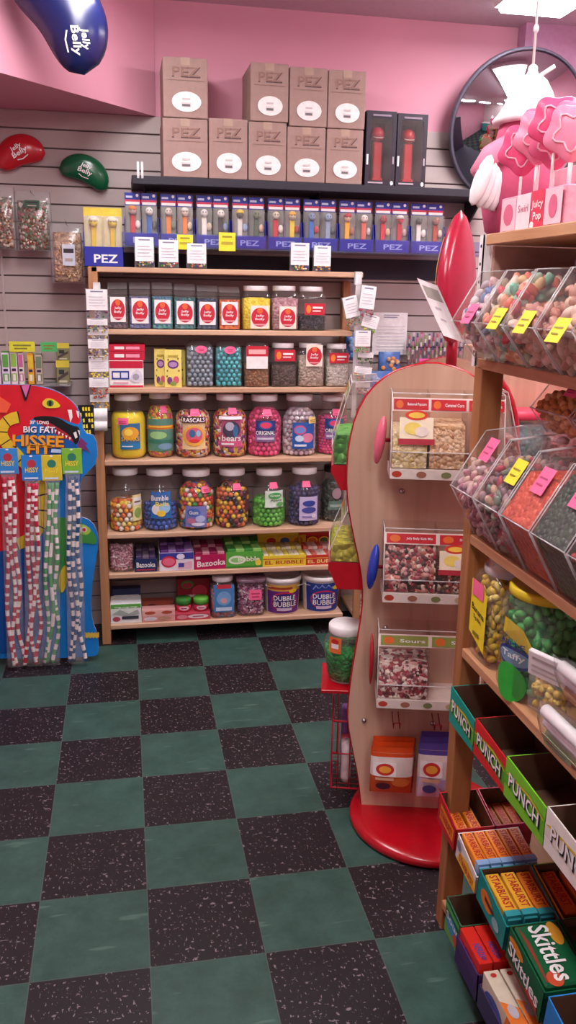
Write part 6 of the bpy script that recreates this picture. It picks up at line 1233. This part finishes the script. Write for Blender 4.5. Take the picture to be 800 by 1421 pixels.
for k in range(3):
    s = thing('sweet_box', 'cream and orange sweet box, %s from the aisle in the dark tray' % ords[k], 'candy box', (1.060+.040*k, -2.19, ZF+.005), group='cream boxes in the dark tray')
    m = MB(); m.box(0, -.16, 0, .036, 0, .095, M('d8cbb4', .4), .001); m.deco(lambda u, v, k_: Vector((.036*v, -.16*u, .095+k_*EPS)), [('p', [(.55, 0), (1, 0), (1, 1), (.7, 1)], M('e0772f')), ('e', .1, .5, .04, .2, M('b8302a')), ('e', .75, .5, .12, .3, M('b8b0b8'))]); m.deco(lambda u, v, k_: Vector((-k_*EPS, -.16*u, .095*v)), [('e', .4, .5, .3, .3, M('4a5a9a')), ('p', [(.6, 0), (1, 0), (1, 1), (.8, 1)], M('e0772f'))]); m.build('box', s)
t = thing('pail', 'translucent white pail with a red ring handle on the bottom shelf', 'bucket', (1.24, -1.92, ZF)); b = MB(); b.lathe([(.05, 0), (.06, .13), (.064, .135), (.064, .145)], CLEAR('f4eeee', .3), 24, cap1=False); b.build('body', t)
b = MB(); b.tube([(-.065+.035*cos(2*pi*i/16)-.01, -.02, .135+.03*sin(2*pi*i/16)) for i in range(17)], .004, M('c8202f', .3), 6); b.build('handle', t)
# ---- top of the rack: lollipop box, hanging figure
ZL = 1.851; PKB = M('e89ab0', .5, var=.15, vs=60); PK2 = M('f2c8d2', .5)
t = thing('lollipop_box', 'pink patterned counter box of flower lollipops on the rack top', 'box', (1.135, -1.80, ZL)); b = MB(); L_ = .30
b.box(0, -L_, 0, .16, 0, .075, PKB, .002)
b.deco(lambda u, v, k: Vector((-k*EPS, -L_*u, .075*v)), [('r', .02, .05, .26, .95, PK2), ('e', .14, .5, .08, .3, M('d86a88')), ('r', .28, .02, .5, .98, M('f6e2e6')), ('t', 'Swirl', .39, .6, .16, .2, M('c87a90')), ('r', .52, .0, .72, 1, M('e2455f')), ('e', .55, .1, .03, .1, WHITE), ('t', 'Juicy', .62, .62, .17, .26, WHITE, .05), ('t', 'Pop', .63, .3, .12, .28, WHITE, .05), ('r', .74, .05, .98, .95, PK2), ('e', .86, .5, .06, .3, M('d86a88'))])
b.box(.12, -L_+.002, .075, .158, -.002, .14, PK2, .002); b.build('carton', t)
hot = ['e85a86', 'ee7a9c', 'f090ac', 'e46a90']
for i in range(7):
    y = -1.84-.036*i; xx = 1.158+.022*(i % 2); zt = ZL+.135+.014*((i*2) % 3)
    s = thing('lollipop', 'pink flower lollipop on a white stick, %s along the box' % ords[i], 'lollipop', (xx, y, ZL+.076), group='lollipops in the pink box')
    m = MB(); m.tube([(0, 0, 0), (0, 0, zt-ZL-.076)], .0035, WHITE, 6); m.build('stick', s)
    m = MB(); R = .050; Tt = Matrix.Translation((0, 0, zt-ZL-.076+.04)) @ Matrix.Rotation(1.0+.22*(i % 3), 4, 'Z') @ Matrix.Rotation(pi/2, 4, 'Y')
    n = 40; vs = [];
    for kx, zz in ((.3, -.009), (1.0, -.005), (1.04, 0), (1.0, .005), (.3, .009)):
        for k in range(n): a = 2*pi*k/n; r_ = R*kx*(1+.10*cos(5*a)); vs.append((r_*cos(a), r_*sin(a), zz))
    m.add(vs, [(j*n+k, j*n+(k+1) % n, (j+1)*n+(k+1) % n, (j+1)*n+k) for j in range(4) for k in range(n)]+[tuple(range(n-1, -1, -1)), tuple(4*n+k for k in range(n))], M(hot[i % 4], .3), Tt, True)
    for sg in (-1, 1): m.tube([(R*.62*(1+.22*cos(5*a))*cos(a), R*.62*(1+.22*cos(5*a))*sin(a), sg*.0085) for a in [2*pi*k/30 for k in range(31)]], .0022, M('f8c0d0', .3), 5, Tt)
    m.build('candy_head', s)
t = thing('hanging_figure', 'pink plush figure with white feathered wing under a white bell hat on a cord', 'toy', (1.25, -1.66, ZL-.004))
PF = M('c8587c', .8); b = MB()
b.lathe([(.06, 0), (.085, .02), (.10, .09), (.095, .15), (.082, .19), (.072, .24), (.065, .27), (.045, .30), (.001, .31)], PF, 24); b.build('body', t)
b = MB(); b.tube([(-.06, -.03, .215), (-.11, -.05, .185), (-.145, -.06, .14)], [.022, .025, .02], M('e08aa4', .8), 10); b.build('arm', t)
b = MB()
for i in range(7): b.ell((0, 0, 0), (.02, .012, .06-.004*i), M('f8f6f6', .8), 8, 6, Matrix.Translation((-.14+.016*i, -.075+.01*i, .125-.006*i)) @ Matrix.Rotation(.35-.06*i, 4, 'Y'))
b.build('wing', t)
b = MB(); Hm = M('f6f4f4', .5); b.lathe([(.078, .262), (.084, .264), (.086, .272), (.072, .288), (.060, .308), (.050, .334), (.036, .358), (.024, .368), (.014, .374), (.010, .384), (.001, .39)], Hm, 28); b.ell((0, 0, .385), (.012, .012, .010), Hm, 10, 6); b.build('hat', t)
b = MB(); b.tube([(0, 0, .39), (.002, .01, .7), (.012, .03, ZC-ZL-.004)], .0035, Hm, 6); b.ell((0, 0, .47), (.007, .007, .01), Hm, 8, 5); b.tube([(.02, 0, .372), (.05, -.01, .392)], .005, Hm, 6); b.build('cord', t)
m = MB(); m.tube([(0, 0, 0), (-.01, 0, -.28)], .003, Hm, 6); m.ell((-.01, 0, -.285), (.006, .006, .008), Hm, 8, 5)
p = PZ(773, 14, ZC-.004); q_ = PX(692, 60, 1.4)
m.build('pull_cord', loc=(1.42, -1.66, ZC-.002), label='thin white pull cord hanging from the ceiling beside the bell hat', category='cord')
# ------------------------------------------------------------------ convex mirror on the wall, and the counter it reflects
c = PY(720, 178, .5); R = .345
t = thing('convex_mirror', 'round convex security mirror with a dark rim high on the back wall', 'mirror', (c.x+.0, .50, c.z), tilt=(pi/2+.30, 0, 0))
b = MB(); pr = [(R*sin(a)/sin(.75), R*(cos(a)-cos(.75))/sin(.75)) for a in [.75*k/14 for k in range(14, 0, -1)]]+[(.0005, R*(1-cos(.75))/sin(.75))]
b.lathe(pr, M('dcdce2', .03, 1, var=.01), 56, cap0=False); b.build('dome', t)
b = MB(); b.lathe([(R*.995, -.02), (R*1.015, -.02), (R*1.02, .0), (R*1.01, .01), (R*.985, .012), (R*.985, .002)], M('5a5866', .4), 56, cap0=False, cap1=False); b.build('rim', t)
b = MB(); b.lathe([(.05, -.085), (.05, -.02)], DM, 16); b.lathe([(R*.98, -.018), (R*.98, -.012)], DM, 40); b.build('bracket', t)
t = thing('shop_counter', 'white topped shop counter with a teal front to the side of the checkered aisle', 'counter', (-.6, -4.9, 0))
b = MB(); b.box(-.55, -.3, 0, .75, .3, .9, M('4fb0a8', .5), .005); b.build('body', t)
b = MB(); b.box(-.6, -.35, .901, .8, .35, .94, WHITE, .005); b.build('worktop', t)

# ------------------------------------------------------------------ tan cabinet glimpsed between the rack post and the stacked bins
t = thing('display_cabinet', 'tan wooden display cabinet with a red ledge behind the candy rack', 'cabinet', (1.80, -.30, 0))
b = MB(); b.box(0, 0, 0, .62, .30, 1.50, WBD, .004); b.build('body', t)
b = MB(); b.box(.02, -.20, 1.0, .60, -.001, 1.02, REDG, .003); b.prism([(-.001, .85), (-.001, .999), (-.15, .999)], lambda p: (.3, p[0], p[1]), lambda p: (.32, p[0], p[1]), REDG); b.build('ledge', t)
for i, (x, pal, nm) in enumerate(((1.93, ['3f7f88', '5a9a9f', '2f6068', '6f8f8a'], 'teal'), (2.10, ['c8707a', 'd89aa0', 'a85060'], 'rose'))):
    u = thing('candy_tub', 'clear tub of %s sweets with a red lid on the red cabinet ledge' % nm, 'tub', (x, -.40, 1.021))
    b = MB(); b.lathe([(.07, 0), (.078, .01), (.078, .20)], PET, 28, pw=4, cap1=False); b.build('body', u)
    b = MB(); b.lathe([(.08, .2), (.082, .202), (.082, .225), (.07, .235)], M('d8405a', .4), 28, pw=4); b.build('lid', u)
    b = MB(); b.lathe([(.064, .004), (.07, .012), (.07, .17)], CANDY(pal, .02), 24, pw=4); b.build('candy', loc=(x, -.40, 1.021), kind='stuff', label='%s sweets in the red lidded tub on the cabinet ledge' % nm, category='candy')
